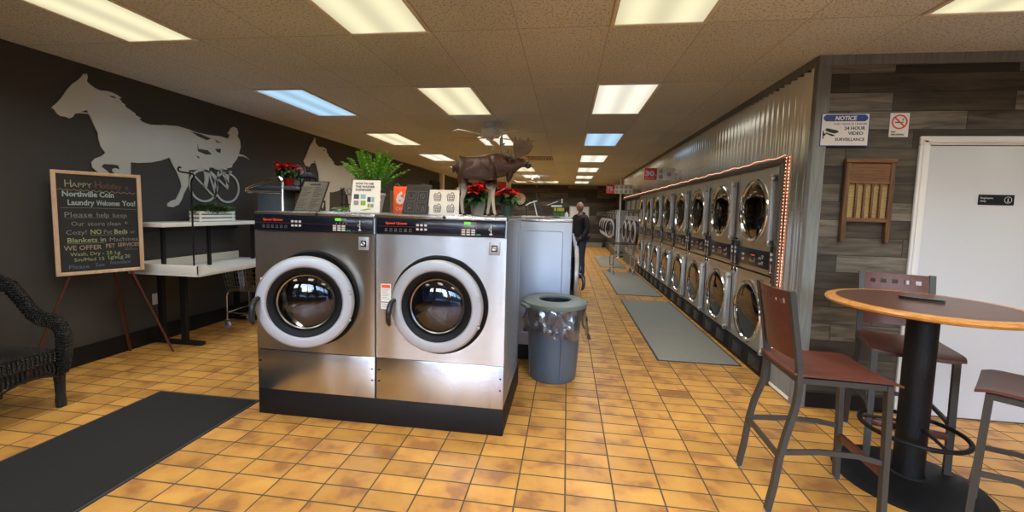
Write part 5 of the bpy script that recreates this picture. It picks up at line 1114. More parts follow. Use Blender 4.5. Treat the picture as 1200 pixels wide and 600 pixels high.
# ================================================================== CARTS
def make_cart(lab, loc, rz, rail=False, name='laundry_cart'):
    t = thing(name, lab, 'laundry cart', loc, rz, 'chrome wire laundry carts')
    L, W = .62, .42; hL, hW = L / 2, W / 2; zb_, zt = .47, .76
    for sx in (-1, 1):
        for sy in (-1, 1):
            x, y = sx * hL * .86, sy * hW * .9
            b = MB(); b.lathe([(0, -.011), (.042, -.011), (.048, -.006), (.048, .006), (.042, .011), (0, .011)], (x, y, .0482), (0, 1, 0), 20); wv = b.build('caster', 'ring', t, world=False)
            b = MB(); b.box(x - .014, x + .014, y - .020, y - .015, .04, .115); b.box(x - .014, x + .014, y + .015, y + .020, .04, .115); b.box(x - .016, x + .016, y - .020, y + .020, .105, .117); b.build('caster_fork', 'darkchrome', wv, world=False)
    b = MB(); r = .010
    for sy in (-1, 1):
        y = sy * hW * .9
        b.tube([(-hL * .86, y, .117), (-hL * .86, y, .40), (-hL * .80, y, .455), (-hL * .6, y, zb_)], r, 8); b.tube([(hL * .86, y, .117), (hL * .86, y, .40), (hL * .80, y, .455), (hL * .6, y, zb_)], r, 8)
        b.tube([(-hL * .86, y, .20), (hL * .86, y, .20)], r * .8, 8)
    for sx in (-1, 1): b.tube([(sx * hL * .86, -hW * .9, .20), (sx * hL * .86, hW * .9, .20)], r * .8, 8)
    b.build('frame', 'chrome', t, world=False)
    b = MB(); r = .0022
    def ring(z, k, rr): b.tube([(-hL * k, -hW * k, z), (hL * k, -hW * k, z), (hL * k, hW * k, z), (-hL * k, hW * k, z)], rr, 5, closed=True)
    for q in range(6): z = zb_ + (zt - zb_) * q / 5; ring(z, .86 + .14 * q / 5, .0028)
    for i in range(15):
        x = -1 + 2 * i / 14
        for sy in (-1, 1): b.tube([(x * hL * .86, sy * hW * .86, zb_), (x * hL, sy * hW, zt)], r, 4)
        b.tube([(x * hL * .86, -hW * .86, zb_), (x * hL * .86, hW * .86, zb_)], r, 4)
    for i in range(11):
        y = -1 + 2 * i / 10
        for sx in (-1, 1): b.tube([(sx * hL * .86, y * hW * .86, zb_), (sx * hL, y * hW, zt)], r, 4)
        b.tube([(-hL * .86, y * hW * .86, zb_), (hL * .86, y * hW * .86, zb_)], r, 4)
    b.build('wire_basket', 'darkchrome', t, world=False)
    b = MB(); b.tube([(-hL - .01, -hW - .01, zt + .006), (hL + .01, -hW - .01, zt + .006), (hL + .01, hW + .01, zt + .006), (-hL - .01, hW + .01, zt + .006)], .012, 8, closed=True); b.build('bumper_rim', 'blackpl', t, world=False)
    if rail:
        b = MB(); b.tube([(0, -hW, .2), (0, -hW, 1.62), (0, -hW + .03, 1.68), (0, 0, 1.80), (0, hW - .03, 1.68), (0, hW, 1.62), (0, hW, .2)], .0125, 8); b.tube([(0, -hW, 1.60), (0, hW, 1.60)], .010, 8); b.build('garment_rail', 'chrome', t, world=False)
    return t
cA = make_cart('chrome wire cart parked in the aisle by the far dryers', (1.42, 10.62, .009), .12)
cA2 = dup(cA, (-3.82, 4.60, 0), .04, 'chrome wire cart tucked under the folding table')
t = thing('garment_rack', 'bent chrome garment rail rising behind the left stainless washer', 'rack', (-2.93, 3.9, 0))
b = MB(); b.tube([(-2.93, 3.9, .1), (-2.93, 3.9, 1.755), (-2.94, 3.9, 1.79), (-2.965, 3.9, 1.805), (-3.05, 3.9, 1.785), (-3.30, 3.9, 1.705), (-3.345, 3.9, 1.685), (-3.35, 3.9, 1.665), (-3.32, 3.9, 1.655), (-2.93, 3.9, 1.655)], .0125, 8); b.build('rail', 'chrome', t)
b = MB(); b.tube([(-2.93, 3.62, .11), (-2.93, 4.16, .11)], .014, 8); b.tube([(-3.0, 3.9, .11), (-2.6, 3.9, .11)], .014, 8); b.build('base_bar', 'darkchrome', t)
for x, y in ((-2.93, 3.64), (-2.93, 4.13), (-2.62, 3.9)):
    b = MB(); b.lathe([(0, -.011), (.042, -.011), (.048, 0), (.042, .011), (0, .011)], (x, y, .0482), (1, 0, 0), 18); b.cyl((x, y, .05), (x, y, .11), .008, n=8); b.build('caster', 'ring', t)
# black bottle sprays / uprights between the rails
t = thing('display_stand', 'black and white leaning display stand on the aisle washers beside the clock', 'stand', (-.42, 5.4, 1.455))
b = MB(); b.bar((-.335, 5.4, 1.462), (-.418, 5.4, 1.765), .036, .02); b.build('black_upright', 'blackpl', t)
b = MB(); b.bar((-.395, 5.41, 1.462), (-.445, 5.41, 1.665), .045, .012); b.build('white_card', 'white', t)
b = MB(); b.bar((-.53, 5.4, 1.462), (-.54, 5.4, 1.612), .03, .02); b.build('short_post', 'blackpl', t)
b = MB(); b.tube([(-.545, 5.39, 1.60), (-.50, 5.39, 1.63), (-.40, 5.39, 1.665)], .009, 6); b.build('white_arm', 'white', t)
b = MB(); b.box(-.58, -.30, 5.33, 5.50, 1.451, 1.462, .002); b.build('base', 'white', t)
t = thing('card_reader_arm', 'thin stand with black and white angled arms near the green and yellow box', 'stand', (-.14, 5.4, 1.455))
b = MB(); b.cyl((-.14, 5.4, 1.462), (-.14, 5.4, 1.67), .006, n=8); b.box(-.19, -.09, 5.36, 5.44, 1.451, 1.462, .002); b.build('post', 'blackpl', t)
b = MB(); b.bar((-.26, 5.39, 1.625), (-.09, 5.39, 1.685), .028, .012); b.build('black_arm', 'blackpl', t)
b = MB(); b.bar((-.265, 5.37, 1.612), (-.13, 5.37, 1.662), .008, .008); b.bar((-.075, 5.385, 1.64), (-.075, 5.385, 1.70), .012, .012); b.build('white_arm', 'white', t)
b = MB(); b.bar((-.21, 5.38, 1.600), (-.075, 5.38, 1.604), .016, .02); b.build('white_bar', 'white', t)
t = thing('spray_bottle', 'small white bottle on the aisle washers next to the man', 'bottle', (.02, 5.4, 1.455))
b = MB(); b.lathe([(0, 0), (.022, 0), (.024, .05), (.010, .065), (.010, .08), (0, .08)], (-.01, 5.4, 1.451), n=14); b.build('body', 'white', t)
# ================================================================== CABINET ON THE LEFT BEHIND THE WASHERS
t = thing('steel_cabinet', 'blue grey steel cabinet with open shelf behind the stainless washers', 'cabinet', (-3.8, 5.3, 0))
b = MB(); b.box(-4.13, -3.79, 5.0, 5.55, 0, 1.729, .006); b.build('body', 'cabinet', t)
b = MB(); b.box(-4.13, -3.54, 4.97, 5.57, 1.73, 1.775, .004); b.build('top_shelf', 'cabinet', t)
b = MB(); b.box(-3.79, -3.56, 5.3, 5.55, 0, 1.729); b.build('recess', 'header', t)
t = thing('framed_letter', 'small framed print with a large letter Q below the cabinet shelf', 'print', (-3.67, 5.28, 1.5))
b = MB(); b.box(-3.775, -3.585, 5.27, 5.285, 1.44, 1.70, .002); b.build('panel', 'tan', t)
b = MB(frame((-3.775, 5.269, 1.44), (1, 0, 0), (0, 0, 1))); b.text('Q', .045, .11, .15, .002, bold=.02); b.text('CARDS', .04, .03, .04, .002, width=.11); b.build('lettering', 'signblk', t)

# ================================================================== PLANTS
def poinsettia(lab, c, s, seed, potm, squash=1.):
    rnd = random.Random(seed); t = thing('poinsettia', lab, 'potted plant', c, 0, 'red poinsettias')
    b = MB(); b.lathe([(0, 0), (.055 * s, 0), (.075 * s, .12 * s), (.08 * s, .125 * s), (.07 * s, .115 * s), (0, .11 * s)], n=20); b.build('pot', potm, t, world=False)
    bl = MB(); br = MB()
    for k in range(14):
        a = rnd.uniform(0, 2 * PI); r = .15 * s * rnd.random() ** .6; z = (.27 + .10 * rnd.random() - .25 * (r / s)) * s * squash
        hc = V((r * math.cos(a), r * math.sin(a), z)); bl.tube([(0, 0, .1 * s), hc * .5 + V((0, 0, .05 * s)), hc], .004 * s, 4)
        for ringk, (n, L, up_) in enumerate(((6, .085, .15), (5, .055, .55))):
            for q in range(n + 1):
                b_ = 2 * PI * q / n + rnd.uniform(-.3, .3); leaf(br, hc, (math.cos(b_), math.sin(b_), up_ + rnd.uniform(-.35, .2)), L * s * rnd.uniform(.8, 1.25), .045 * s, .35)
        for q in range(6):
            b_ = rnd.uniform(0, 2 * PI); leaf(bl, hc * .85 + V((0, 0, -.02 * s)), (math.cos(b_), math.sin(b_), -.1 + rnd.uniform(-.5, .2)), .10 * s, .05 * s, .4)
    for k in range(26):
        a = rnd.uniform(0, 2 * PI); leaf(bl, (.04 * s * math.cos(a), .04 * s * math.sin(a), .12 * s + .1 * s * rnd.random()), (math.cos(a), math.sin(a), rnd.uniform(-.2, .7)), .14 * s, .055 * s, .4)
    bl.build('leaves', 'leaf', t, world=False, recalc=False); br.build('bracts', 'bract', t, world=False, recalc=False)
poinsettia('dark red poinsettia in a red foil pot on the cabinet shelf', (-3.83, 5.22, 1.776), 1.0, 5, 'potred')
poinsettia('bright red poinsettia between the legs of the moose', (-.715, 3.22, 1.481), .84, 8, 'pot', .86)
poinsettia('red poinsettia in front of the wall clock, behind the moose head', (-.485, 3.31, 1.481), .70, 12, 'potgreen', .92)
# fern
t = thing('potted_fern', 'bushy bright green fern in a cream pot on the washer top', 'potted plant', (-1.525, 3.06, 1.481))
b = MB(); b.lathe([(0, 0), (.065, 0), (.092, .13), (.10, .135), (.098, .155), (.088, .15), (.08, .13), (0, .125)], n=28); b.build('pot', 'pot', t, world=False)
b = MB(); rnd = random.Random(21)
for k in range(46):
    a = 2.4 * k + rnd.uniform(-.3, .3); lean = .08 + .95 * (k / 46) + rnd.uniform(-.08, .08); L = rnd.uniform(.33, .40) * (1 - .12 * lean); ds = V((math.cos(a), math.sin(a), 0)); pts = []; n = 20
    for i in range(n + 1):
        u = i / n; pts.append(V((.03 * math.cos(a), .03 * math.sin(a), .13)) + ds * (lean * .26 * (u ** 1.15)) + V((0, 0, L * u - .10 * lean * u * u)))
    b.tube(pts, .0026, 4, scale=[1 - .7 * i / n for i in range(n + 1)])
    for i in range(3, n + 1):
        td = (pts[i] - pts[i - 1]).normalized(); sd = td.cross(V((0, 0, 1)))
        if sd.length < .02: sd = V((-math.sin(a), math.cos(a), 0))
        sd.normalize(); up_ = sd.cross(td); u = i / n; wl_ = .036 * math.sin(PI * (.2 + .72 * u)) ** .6
        for s_ in (-1, 1): leaf(b, pts[i], sd * s_ + td * .8 + up_ * rnd.uniform(-.2, .5), wl_, .019, .1, 2)
        leaf(b, pts[i], up_ * (1 if i % 2 else -1) + td * .8 + sd * rnd.uniform(-.5, .5), wl_ * .8, .018, .1, 2)
b.build('fronds', 'frond', t, world=False, recalc=False)

# ================================================================== ITEMS ON THE WASHER TOPS
ZT = 1.4805
# printed metal info plate in black frame
def tilt_frame(x, y, z, rz, lean): 
    xd = V((math.cos(rz), math.sin(rz), 0)); back = V((-math.sin(rz), math.cos(rz), 0)); return frame((x, y, z), xd, V((0, 0, 1)) * math.cos(lean) + back * math.sin(lean))
t = thing('info_plate', 'leaning framed metal instruction plate with printed blocks, washer top', 'sign', (-1.90, 2.82, ZT))
F = tilt_frame(-2.005, 2.78, ZT + .004, .05, .30); F = F @ Matrix.Rotation(0, 4, 'Z')
sk = Matrix.Identity(4)
b = MB(F); P4 = [(0, 0), (.205, 0), (.205, .225), (0, .225)]; b.prism([(-.002, 0), (.203, 0), (.243, .232), (.046, .232)], -.006, 0); b.build('frame', 'blackpl', t)
b = MB(F); b.prism([(.006, .004), (.195, .004), (.233, .226), (.052, .226)], 0, .001); b.build('plate', 'pewter', t)
b = MB(F); b.box(.10, .18, .200, .212, .001, .002); b.build('grip_slot', 'signblk', t)
b = MB(F)
for col in (0, 1):
    for k in range(17):
        if k in (8,): continue
        x0 = .018 + col * .092 + k * .0019; b.box(x0, x0 + .075 - .012 * ((k * 7 + col * 3) % 4), .018 + k * .0103, .0215 + k * .0103, .001, .0016)
b.build('print', 'dacryl', t)
b = MB(); b.bar((-1.915, 2.95, ZT + .002), (-1.90, 2.85, ZT + .19), .02, .006); b.build('prop_leg', 'blackpl', t)
# how to use the washer dispenser
t = thing('instruction_sign', 'white washer dispenser instruction card in a clear stand before the fern', 'sign', (-1.385, 2.70, ZT))
F = tilt_frame(-1.497, 2.665, ZT + .003, .0, .10)
b = MB(F); b.box(0, .222, 0, .240, -.004, -.001, .002); b.build('acrylic_stand', 'clear', t)
b = MB(F); b.prism([(.003, .012), (.012, .002), (.210, .002), (.219, .012), (.216, .226), (.014, .226)], -.001, 0); b.build('card', 'signwhite', t)
b = MB(F); b.text('HOW TO USE', .035, .196, .020, .0012, width=.13, bold=.03); b.text('THE WASHER', .035, .174, .020, .0012, width=.142, bold=.03); b.text('DISPENSER', .035, .152, .020, .0012, width=.118, bold=.03)
b.box(.025, .063, .095, .128, 0, .001); b.box(.125, .15, .075, .11, 0, .001); b.build('lettering', pbr('slate_print', (.06, .07, .11), .5), t)
b = MB(F); b.box(.075, .112, .097, .128, 0, .001); b.box(.155, .175, .075, .11, 0, .001); b.build('blue_picture', pbr('pale_blue_print', (.25, .50, .58), .5), t)
b = MB(F); b.box(.077, .113, .052, .084, 0, .001); b.box(.128, .145, .038, .064, 0, .001); b.prism([(.075, .018), (.13, .03), (.16, .028), (.10, .016)], 0, .001); b.build('green_picture', pbr('lime_print', (.25, .42, .03), .5), t)
b = MB(F); b.box(.027, .062, .052, .084, 0, .001); b.box(.15, .172, .038, .064, 0, .001); b.build('grey_picture', pbr('grey_print', (.3, .29, .26), .5), t)
# red 60 capacity card
t = thing('capacity_card', 'orange red card with a white 6 behind the dark plate', 'sign', (-1.14, 2.76, ZT))
F = tilt_frame(-1.215, 2.745, ZT + .003, .0, .04)
b = MB(F); b.box(0, .19, 0, .190, -.004, 0, .001); b.build('card', 'signor', t)
b = MB(F); b.text('60', .018, .070, .115, .0015, bold=.04); b.text('CAPACITY', .018, .022, .034, .0015, width=.12); b.build('lettering', 'whtxt', t)
# etched dark plate with four laundry symbols
t = thing('symbol_plate', 'dark etched plate with four laundry symbols leaning beside the basket card', 'sign', (-1.02, 2.72, ZT))
F = tilt_frame(-1.118, 2.66, ZT + .003, .0, .26)
b = MB(F); b.prism([(0, 0), (.186, 0), (.196, .208), (.018, .208)], -.005, 0); b.build('plate', 'dacryl', t)
b = MB(F); b.box(.065, .145, .178, .188, 0, .001); b.build('grip_slot', 'signblk', t)
b = MB(F)
for cx, cy in ((.055, .128), (.135, .128), (.05, .05), (.13, .05)): b.stroke([(cx - .032, cy - .033), (cx + .032, cy - .033), (cx + .034, cy + .033), (cx - .03, cy + .033)], .0015, 0, .001, True)
b.stroke([(.035, .14), (.04, .112), (.07, .112), (.075, .14)], .002, 0, .001); b.ring2d(.135, .128, .016, .018, 0, .001, 16); b.stroke([(.125, .14), (.145, .115)], .002, 0, .001)
b.ring2d(.05, .058, .012, .014, 0, .001, 12); b.stroke([(.035, .04), (.065, .04)], .002, 0, .001); b.stroke([(.045, .05), (.04, .03)], .002, 0, .001)
b.stroke([(.105, .06), (.118, .035)], .002, 0, .001); b.stroke([(.118, .062), (.125, .05)], .002, 0, .001); b.stroke([(.135, .03), (.155, .03), (.145, .06)], .002, 0, .001, True)
b.build('symbols', 'etch', t)
# card with four baskets
t = thing('basket_card', 'white card printed with four laundry baskets beside the moose', 'sign', (-.82, 2.70, ZT))
F = tilt_frame(-.938, 2.672, ZT + .003, .0, .05)
b = MB(F); b.prism([(0, 0), (.216, 0), (.216, .168), (.012, .168)], -.004, 0); b.build('card', 'signwhite', t)
for cx in (.066, .158):
    for cy in (.045, .122): b = MB(F); basket_icon(b, cx, cy, .062, 0, .001); b.build('basket_symbol', 'signblk', t)
# lantern, hoop mirror, wire stand and greenery beyond, standing on a counter behind the washers
t = thing('back_counter', 'narrow counter behind the stainless washers, mostly hidden', 'counter', (-2.2, 4.35, 0))
b = MB(); b.box(-3.06, -2.30, 4.20, 4.50, 0, 1.44, .004); b.build('body', 'steelside', t)
b = MB(); b.box(-3.07, -2.28, 4.18, 4.52, 1.441, 1.461, .004); b.build('top', 'steel', t)
t = thing('lantern', 'small black metal lantern peeking over the framed plate', 'lantern', (-2.935, 4.33, 1.462))
b = MB(); b.box(-3.0, -2.87, 4.265, 4.395, 1.462, 1.478, .002); b.box(-2.995, -2.875, 4.27, 4.39, 1.83, 1.845, .002)
for sx in (-2.995, -2.885):
    for sy in (4.27, 4.38): b.box(sx, sx + .01, sy, sy + .01, 1.478, 1.83)
b.build('cage', 'black', t)
b = MB(); b.lathe([(.098, 1.845), (.085, 1.862), (.035, 1.895), (.018, 1.905), (.018, 1.92), (0, 1.92)], (-2.935, 4.33, 0), n=4, a0=PI / 4); b.build('roof', 'black', t)
b = MB(); b.tube([(-2.935 + .018 * math.cos(a), 4.33, 1.936 + .018 * math.sin(a)) for a in [2 * PI * k / 14 for k in range(14)]], .003, 6, closed=True); b.build('ring', 'black', t)
b = MB(); b.cyl((-2.935, 4.33, 1.478), (-2.935, 4.33, 1.60), .028); b.build('candle', 'signwhite', t)
t = thing('hoop_mirror', 'oval mirror with dark rim standing on the cabinet shelf behind the poinsettia', 'mirror', (-3.87, 5.45, 1.776))
b = MB(frame((-3.87, 5.47, 1.96), (1, 0, 0), (0, .08, 1))); b.ring2d(0, 0, .105, .125, -.008, .008, 40, 1.45); b.build('rim', 'header', t)
b = MB(frame((-3.87, 5.47, 1.96), (1, 0, 0), (0, .08, 1))); b.prism([(.107 * math.cos(a), .155 * math.sin(a)) for a in [2 * PI * k / 36 for k in range(36)]], -.004, .002); b.build('mirror_glass', 'alu', t)
t = thing('wire_stand', 'black wire plant stand near the white instruction card', 'stand', (-2.465, 4.33, 1.462))
b = MB()
for sx in (-1, 1): b.tube([(-2.465 + sx * .07, 4.33, 1.462), (-2.465 + sx * .055, 4.33, 1.60), (-2.465 + sx * .07, 4.33, 1.74)], .005, 6)
for z in (1.55, 1.66): b.tube([(-2.545, 4.33, z), (-2.385, 4.33, z)], .005, 6)
for sx in (-1, 1): b.tube([(-2.465 + sx * (.03 + .025 * math.cos(a)), 4.33, 1.70 + .03 * math.sin(a)) for a in [2 * PI * k / 12 for k in range(12)]], .003, 5, closed=True)
b.tube([(-2.465, 4.28, 1.462), (-2.465, 4.33, 1.66), (-2.465, 4.38, 1.462)], .005, 6)
b.build('wire_frame', 'black', t)
t = thing('ground_plant', 'low green sprig lying on the washer top near the wire stand', 'plant', (-1.76, 3.0, ZT))
b = MB(); b.lathe([(0, 0), (.035, 0), (.045, .02), (.04, .022), (0, .018)], (-1.76, 3.0, ZT), n=14); b.build('saucer', 'pot', t)
foliage(9, (-1.76, 3.0, ZT + .018), (.07, .04, .02), 140, .035, .012, .2).build('sprigs', 'frond', t, recalc=False)
t = thing('paper_bag', 'tan paper bag standing behind the fern beside the orange card', 'bag', (-1.45, 3.36, ZT))
b = MB(); b.prism([(-1.50, 3.32), (-1.40, 3.32), (-1.40, 3.40), (-1.50, 3.40)], ZT, ZT + .19); b.build('body', 'tan', t)
b = MB(); b.tube([(-1.475, 3.36, ZT + .19), (-1.47, 3.36, ZT + .235), (-1.45, 3.36, ZT + .25), (-1.43, 3.36, ZT + .235), (-1.425, 3.36, ZT + .19)], .004, 6); b.build('handle', 'tan', t)

# ================================================================== skin-modifier figures
def skin(name, mat, parent, verts, edges, radii, root=0, sub=2, extra=None):
    me = bpy.data.meshes.new(name); me.from_pydata([V(v) for v in verts], edges, []); o = bpy.data.objects.new(name, me); COL.objects.link(o); o.parent = parent
    bm = bmesh.new(); bm.from_mesh(me); lay = bm.verts.layers.skin.verify(); bm.verts.ensure_lookup_table()
    for i, v in enumerate(bm.verts):
        r = radii[i]; r = r if hasattr(r, '__len__') else (r, r); v[lay].radius = r; v[lay].use_root = (i == root)
    bm.to_mesh(me); bm.free()
    mo = o.modifiers.new('skin', 'SKIN'); mo.use_smooth_shade = True; mo.branch_smoothing = .3
    ms = o.modifiers.new('sub', 'SUBSURF'); ms.levels = sub; ms.render_levels = sub
    me.materials.append(M[mat]); return o
# moose: local x forward, z up
t = thing('moose_figurine', 'brown bull moose figurine with pale legs standing on the washer top', 'figurine', (-.572, 2.86, 1.4815), 0)
vs = [(-.06, 0, .335), (-.15, 0, .335), (-.20, 0, .330), (-.235, 0, .315), (0, 0, .34), (.055, 0, .355), (.105, 0, .355), (.15, 0, .35), (.19, -.005, .355), (.225, -.01, .375), (.262, -.015, .375), (.292, -.02, .362),
      (-.175, .045, .26), (-.20, .048, .19), (-.255, .048, .13), (-.27, .048, .03), (-.265, .048, .006),
      (-.165, -.045, .25), (-.150, -.048, .175), (-.168, -.048, .105), (-.160, -.048, .02), (-.150, -.048, .006),
      (.03, .045, .25), (.02, .045, .15), (.01, .045, .08), (.0, .045, .02), (.01, .045, .006),
      (.04, -.045, .25), (.05, -.045, .15), (.058, -.045, .08), (.068, -.045, .02), (.082, -.045, .006)]
es = [(0, 1), (1, 2), (2, 3), (0, 4), (4, 5), (5, 6), (6, 7), (7, 8), (8, 9), (9, 10), (10, 11), (1, 12), (12, 13), (13, 14), (14, 15), (15, 16), (1, 17), (17, 18), (18, 19), (19, 20), (20, 21), (4, 22), (22, 23), (23, 24), (24, 25), (25, 26), (4, 27), (27, 28), (28, 29), (29, 30), (30, 31)]
rr = [(.088, .094), (.086, .098), (.074, .088), (.045, .055), (.088, .104), (.080, .108), (.062, .090), (.046, .070), (.036, .050), (.034, .042), (.027, .030), (.026, .027),
      .046, .020, .013, .012, .011, .046, .020, .013, .012, .011, .040, .016, .012, .011, .011, .040, .016, .012, .011, .011]
skin('body', 'moose', t, vs, es, rr)
b = MB(); b.ball((-.243, 0, .33), (.012, .012, .030), 8, 6); b.build('tail', 'moosedark', t, world=False)
b = MB(); b.ball((.290, -.020, .360), (.024, .026, .026), 14, 10); b.build('muzzle', 'moosedark', t, world=False)
b = MB(); b.lathe([(.030, .0), (.026, -.03), (.015, -.065), (0, -.085)], (.165, -.005, .318), (0.15, 0, 1), 12); b.ball((.165, -.005, .322), (.045, .03, .028), 12, 8); b.build('dewlap', 'moosedark', t, world=False)
for x, y in ((-.262, .048), (-.146, -.048), (.012, .045), (.084, -.045)): b = MB(); b.lathe([(0, 0), (.015, 0), (.010, .018), (0, .018)], (x, y, 0), n=10); b.build('hoof', 'moosedark', t, world=False)
for sy in (-1, 1):
    b = MB(); b.T = Matrix.Translation((.165, sy * .045 - .005, .405)) @ Matrix.Rotation(sy * .5, 4, 'Z') @ Matrix.Rotation(.3, 4, 'Y'); b.ball((-.01, 0, 0), (.036, .012, .024), 12, 8); b.build('ear', 'moosedark', t, world=False)
    b = MB(); b.ball((.252, sy * .032 - .014, .395), .005, 8, 6); b.build('eye', 'signblk', t, world=False)
b = MB(); b.tube([(.215, -.03, .405), (.225, -.07, .415), (.228, -.095, .425)], .011, 8)
b.T = frame((.215, -.095, .415), (1, -.25, 0), (.0, -.18, 1)); b.prism([(-.012, -.01), (.02, -.02), (.055, -.006), (.075, .004), (.105, .022), (.118, .045), (.125, .064), (.100, .048), (.082, .036), (.112, .072), (.120, .092), (.090, .072), (.078, .062), (.098, .098), (.096, .112), (.068, .085), (.05, .085), (.040, .088), (.034, .125), (.024, .096), (.012, .098), (.006, .118), (.004, .142), (-.008, .100), (-.018, .06)], -.004, .004)
b.T = Matrix(); b.tube([(.222, -.08, .412), (.27, -.10, .415), (.302, -.105, .43), (.315, -.10, .462)], .006, 6, scale=[1, 1, .8, .3])
b.build('antler', 'antler', t, world=False)
b = MB(); b.tube([(.205, .02, .41), (.17, .05, .412), (.125, .08, .425), (.095, .10, .455), (.082, .11, .50), (.078, .115, .53)], .010, 8, scale=[1, 1, 1, 1, .9, .8])
b.T = frame((.078, .115, .51), (1, .2, .0), (0, .1, 1)); b.prism([(-.006, -.02), (.006, -.02), (.012, .0), (.024, .012), (.030, .022), (.012, .020), (.012, .045), (.006, .085), (-.004, .07), (-.012, .04), (-.010, .0)], -.005, .005); b.T = Matrix()
b.tube([(.155, .06, .415), (.158, .065, .44), (.152, .065, .475)], .006, 6, scale=[1, .8, .3]); b.tube([(.10, .095, .45), (.115, .10, .465), (.13, .10, .485)], .006, 6, scale=[1, .8, .3])
b.build('antler', 'antler', t, world=False)

# person: faces -x (towards the machines), local origin at feet
t = thing('person', 'man with shaved head in black jacket and jeans standing in the aisle', 'person', (.305, 9.75, 0), math.radians(226))
def P_(l): return l
# skeleton, local +x = front
pv = [(0, 0, .95), (0, 0, 1.10), (.0, 0, 1.28), (-.01, 0, 1.42), (.0, 0, 1.50), (.015, 0, 1.56),
      (-.005, .17, 1.42), (-.02, .225, 1.15), (.10, .20, .96), (.17, .15, .93), (-.005, -.17, 1.42), (-.02, -.225, 1.15), (.10, -.20, .96), (.17, -.15, .93),
      (0, .09, .90), (.02, .105, .50), (-.01, .11, .09), (.11, .125, .035), (0, -.09, .90), (.0, -.10, .50), (-.03, -.10, .09), (.09, -.115, .035)]
pe = [(0, 1), (1, 2), (2, 3), (3, 4), (4, 5), (3, 6), (6, 7), (7, 8), (8, 9), (3, 10), (10, 11), (11, 12), (12, 13), (0, 14), (14, 15), (15, 16), (16, 17), (0, 18), (18, 19), (19, 20), (20, 21)]
prr = [(.15, .10), (.14, .10), (.15, .105), (.12, .08), (.055, .055), (.055, .055), .055, .042, .032, .028, .055, .042, .032, .028, .085, .055, .038, .03, .085, .055, .038, .03]
body = skin('body', 'skin', t, pv, pe, prr, 0, 1)
# head with face
b = MB(); nu, nv = 24, 18; G = []
for j in range(nv + 1):
    th = PI * j / nv; row = []
    for i in range(nu):
        a = 2 * PI * i / nu; x, y, z = math.sin(th) * math.cos(a), math.sin(th) * math.sin(a), math.cos(th)
        X, Y, Z = x * .098, y * .076, z * .118
        if Z < 0: X *= 1 - .12 * abs(z); Y *= 1 - .28 * abs(z)
        if x > .6: 
            nose = math.exp(-((y / .16) ** 2) - ((z + .12) / .2) ** 2) * .026; brow = math.exp(-((z - .12) / .07) ** 2) * .006; eye = -math.exp(-(((abs(y) - .36) / .13) ** 2) - (z / .09) ** 2) * .010; mouth = math.exp(-((z + .48) / .07) ** 2 - (y / .3) ** 2) * .006; chin = math.exp(-((z + .85) / .12) ** 2 - (y / .3) ** 2) * .012
            X += nose + brow + eye + mouth + chin
        row.append((X + .02, Y, Z + 1.655))
    G.append(row)
vv = [[b._v(p) for p in row] for row in G[1:-1]]; tp = b._v(G[0][0]); bt = b._v(G[-1][0])
for j in range(len(vv) - 1):
    for i in range(nu): b._f([vv[j][i], vv[j][(i + 1) % nu], vv[j + 1][(i + 1) % nu], vv[j + 1][i]], True)
for i in range(nu): b._f([tp, vv[0][(i + 1) % nu], vv[0][i]], True); b._f([bt, vv[-1][i], vv[-1][(i + 1) % nu]], True)
for sy in (-1, 1): b.ball((.01, sy * .077, 1.65), (.018, .008, .030), 8, 6)
b.build('head', 'skin', body, world=False)
b = MB()
for sy in (-1, 1): b.ball((.108, sy * .029, 1.658), (.006, .010, .005), 8, 6)
b.build('eyes', 'signblk', body, world=False)
jv = pv[:4] + [(0, 0, 1.505)] + [pv[6], pv[7], pv[8], (.15, .165, .94), pv[10], pv[11], pv[12], (.15, -.165, .94)]
je = [(0, 1), (1, 2), (2, 3), (3, 4), (3, 5), (5, 6), (6, 7), (7, 8), (3, 9), (9, 10), (10, 11), (11, 12)]
skin('jacket', 'jacket', t, [(0, 0, .90)] + jv[1:], je, [(.185, .14), (.18, .14), (.19, .14), (.16, .11), (.085, .08), .085, .070, .060, .05, .085, .070, .060, .05], 0, 2)
b = MB(); b.ball((-.055, 0, 1.50), (.07, .10, .05), 12, 8); b.build('hood', 'jacket', t, world=False)
skin('jeans', 'jeans', t, [(0, 0, .96), pv[14], pv[15], (-.01, .11, .06), pv[18], pv[19], (-.03, -.10, .06)], [(0, 1), (1, 2), (2, 3), (0, 4), (4, 5), (5, 6)], [(.17, .12), .105, .075, .065, .105, .075, .065], 0, 2)
for x, y in ((.03, .115), (.01, -.108)):
    b = MB(); b.ball((x + .02, y, .045), (.14, .052, .045), 14, 8); b.box(x - .11, x + .16, y - .045, y + .045, 0, .02, .01); b.build('shoe', 'blackpl', t, world=False)

# ================================================================== FAR WALL OBJECTS
t = thing('wall_clock', 'round wall clock with cream face and black rim on the far plank wall', 'clock', (-2.19, YB, 2.10))
F = frame((-2.19, YB - .01, 2.10), (1, 0, 0), (0, 0, 1))
b = MB(F); b.ring2d(0, 0, .27, .325, -.008, .05, 48); b.build('rim', 'blackpl', t)
b = MB(F); b.lathe([(0, .0), (.272, .0), (.272, -.008), (0, -.008)], n=40); b.build('dial', 'signwhite', t)
b = MB(F)
for k in range(12): a = PI / 2 - 2 * PI * (k + 1) / 12; b.text(str(k + 1), .215 * math.cos(a), .215 * math.sin(a) - .02, .058, .004, align='CENTER', bold=.01)
b.build('numerals', 'signblk', t)
b = MB(F); b.stroke([(-.03, -.02), (.10, .07)], .018, .006, .009); b.stroke([(0, -.04), (-.03, .19)], .012, .010, .012); b.ball((0, 0, .012), .014, 8, 6); b.build('hands', 'signblk', t)
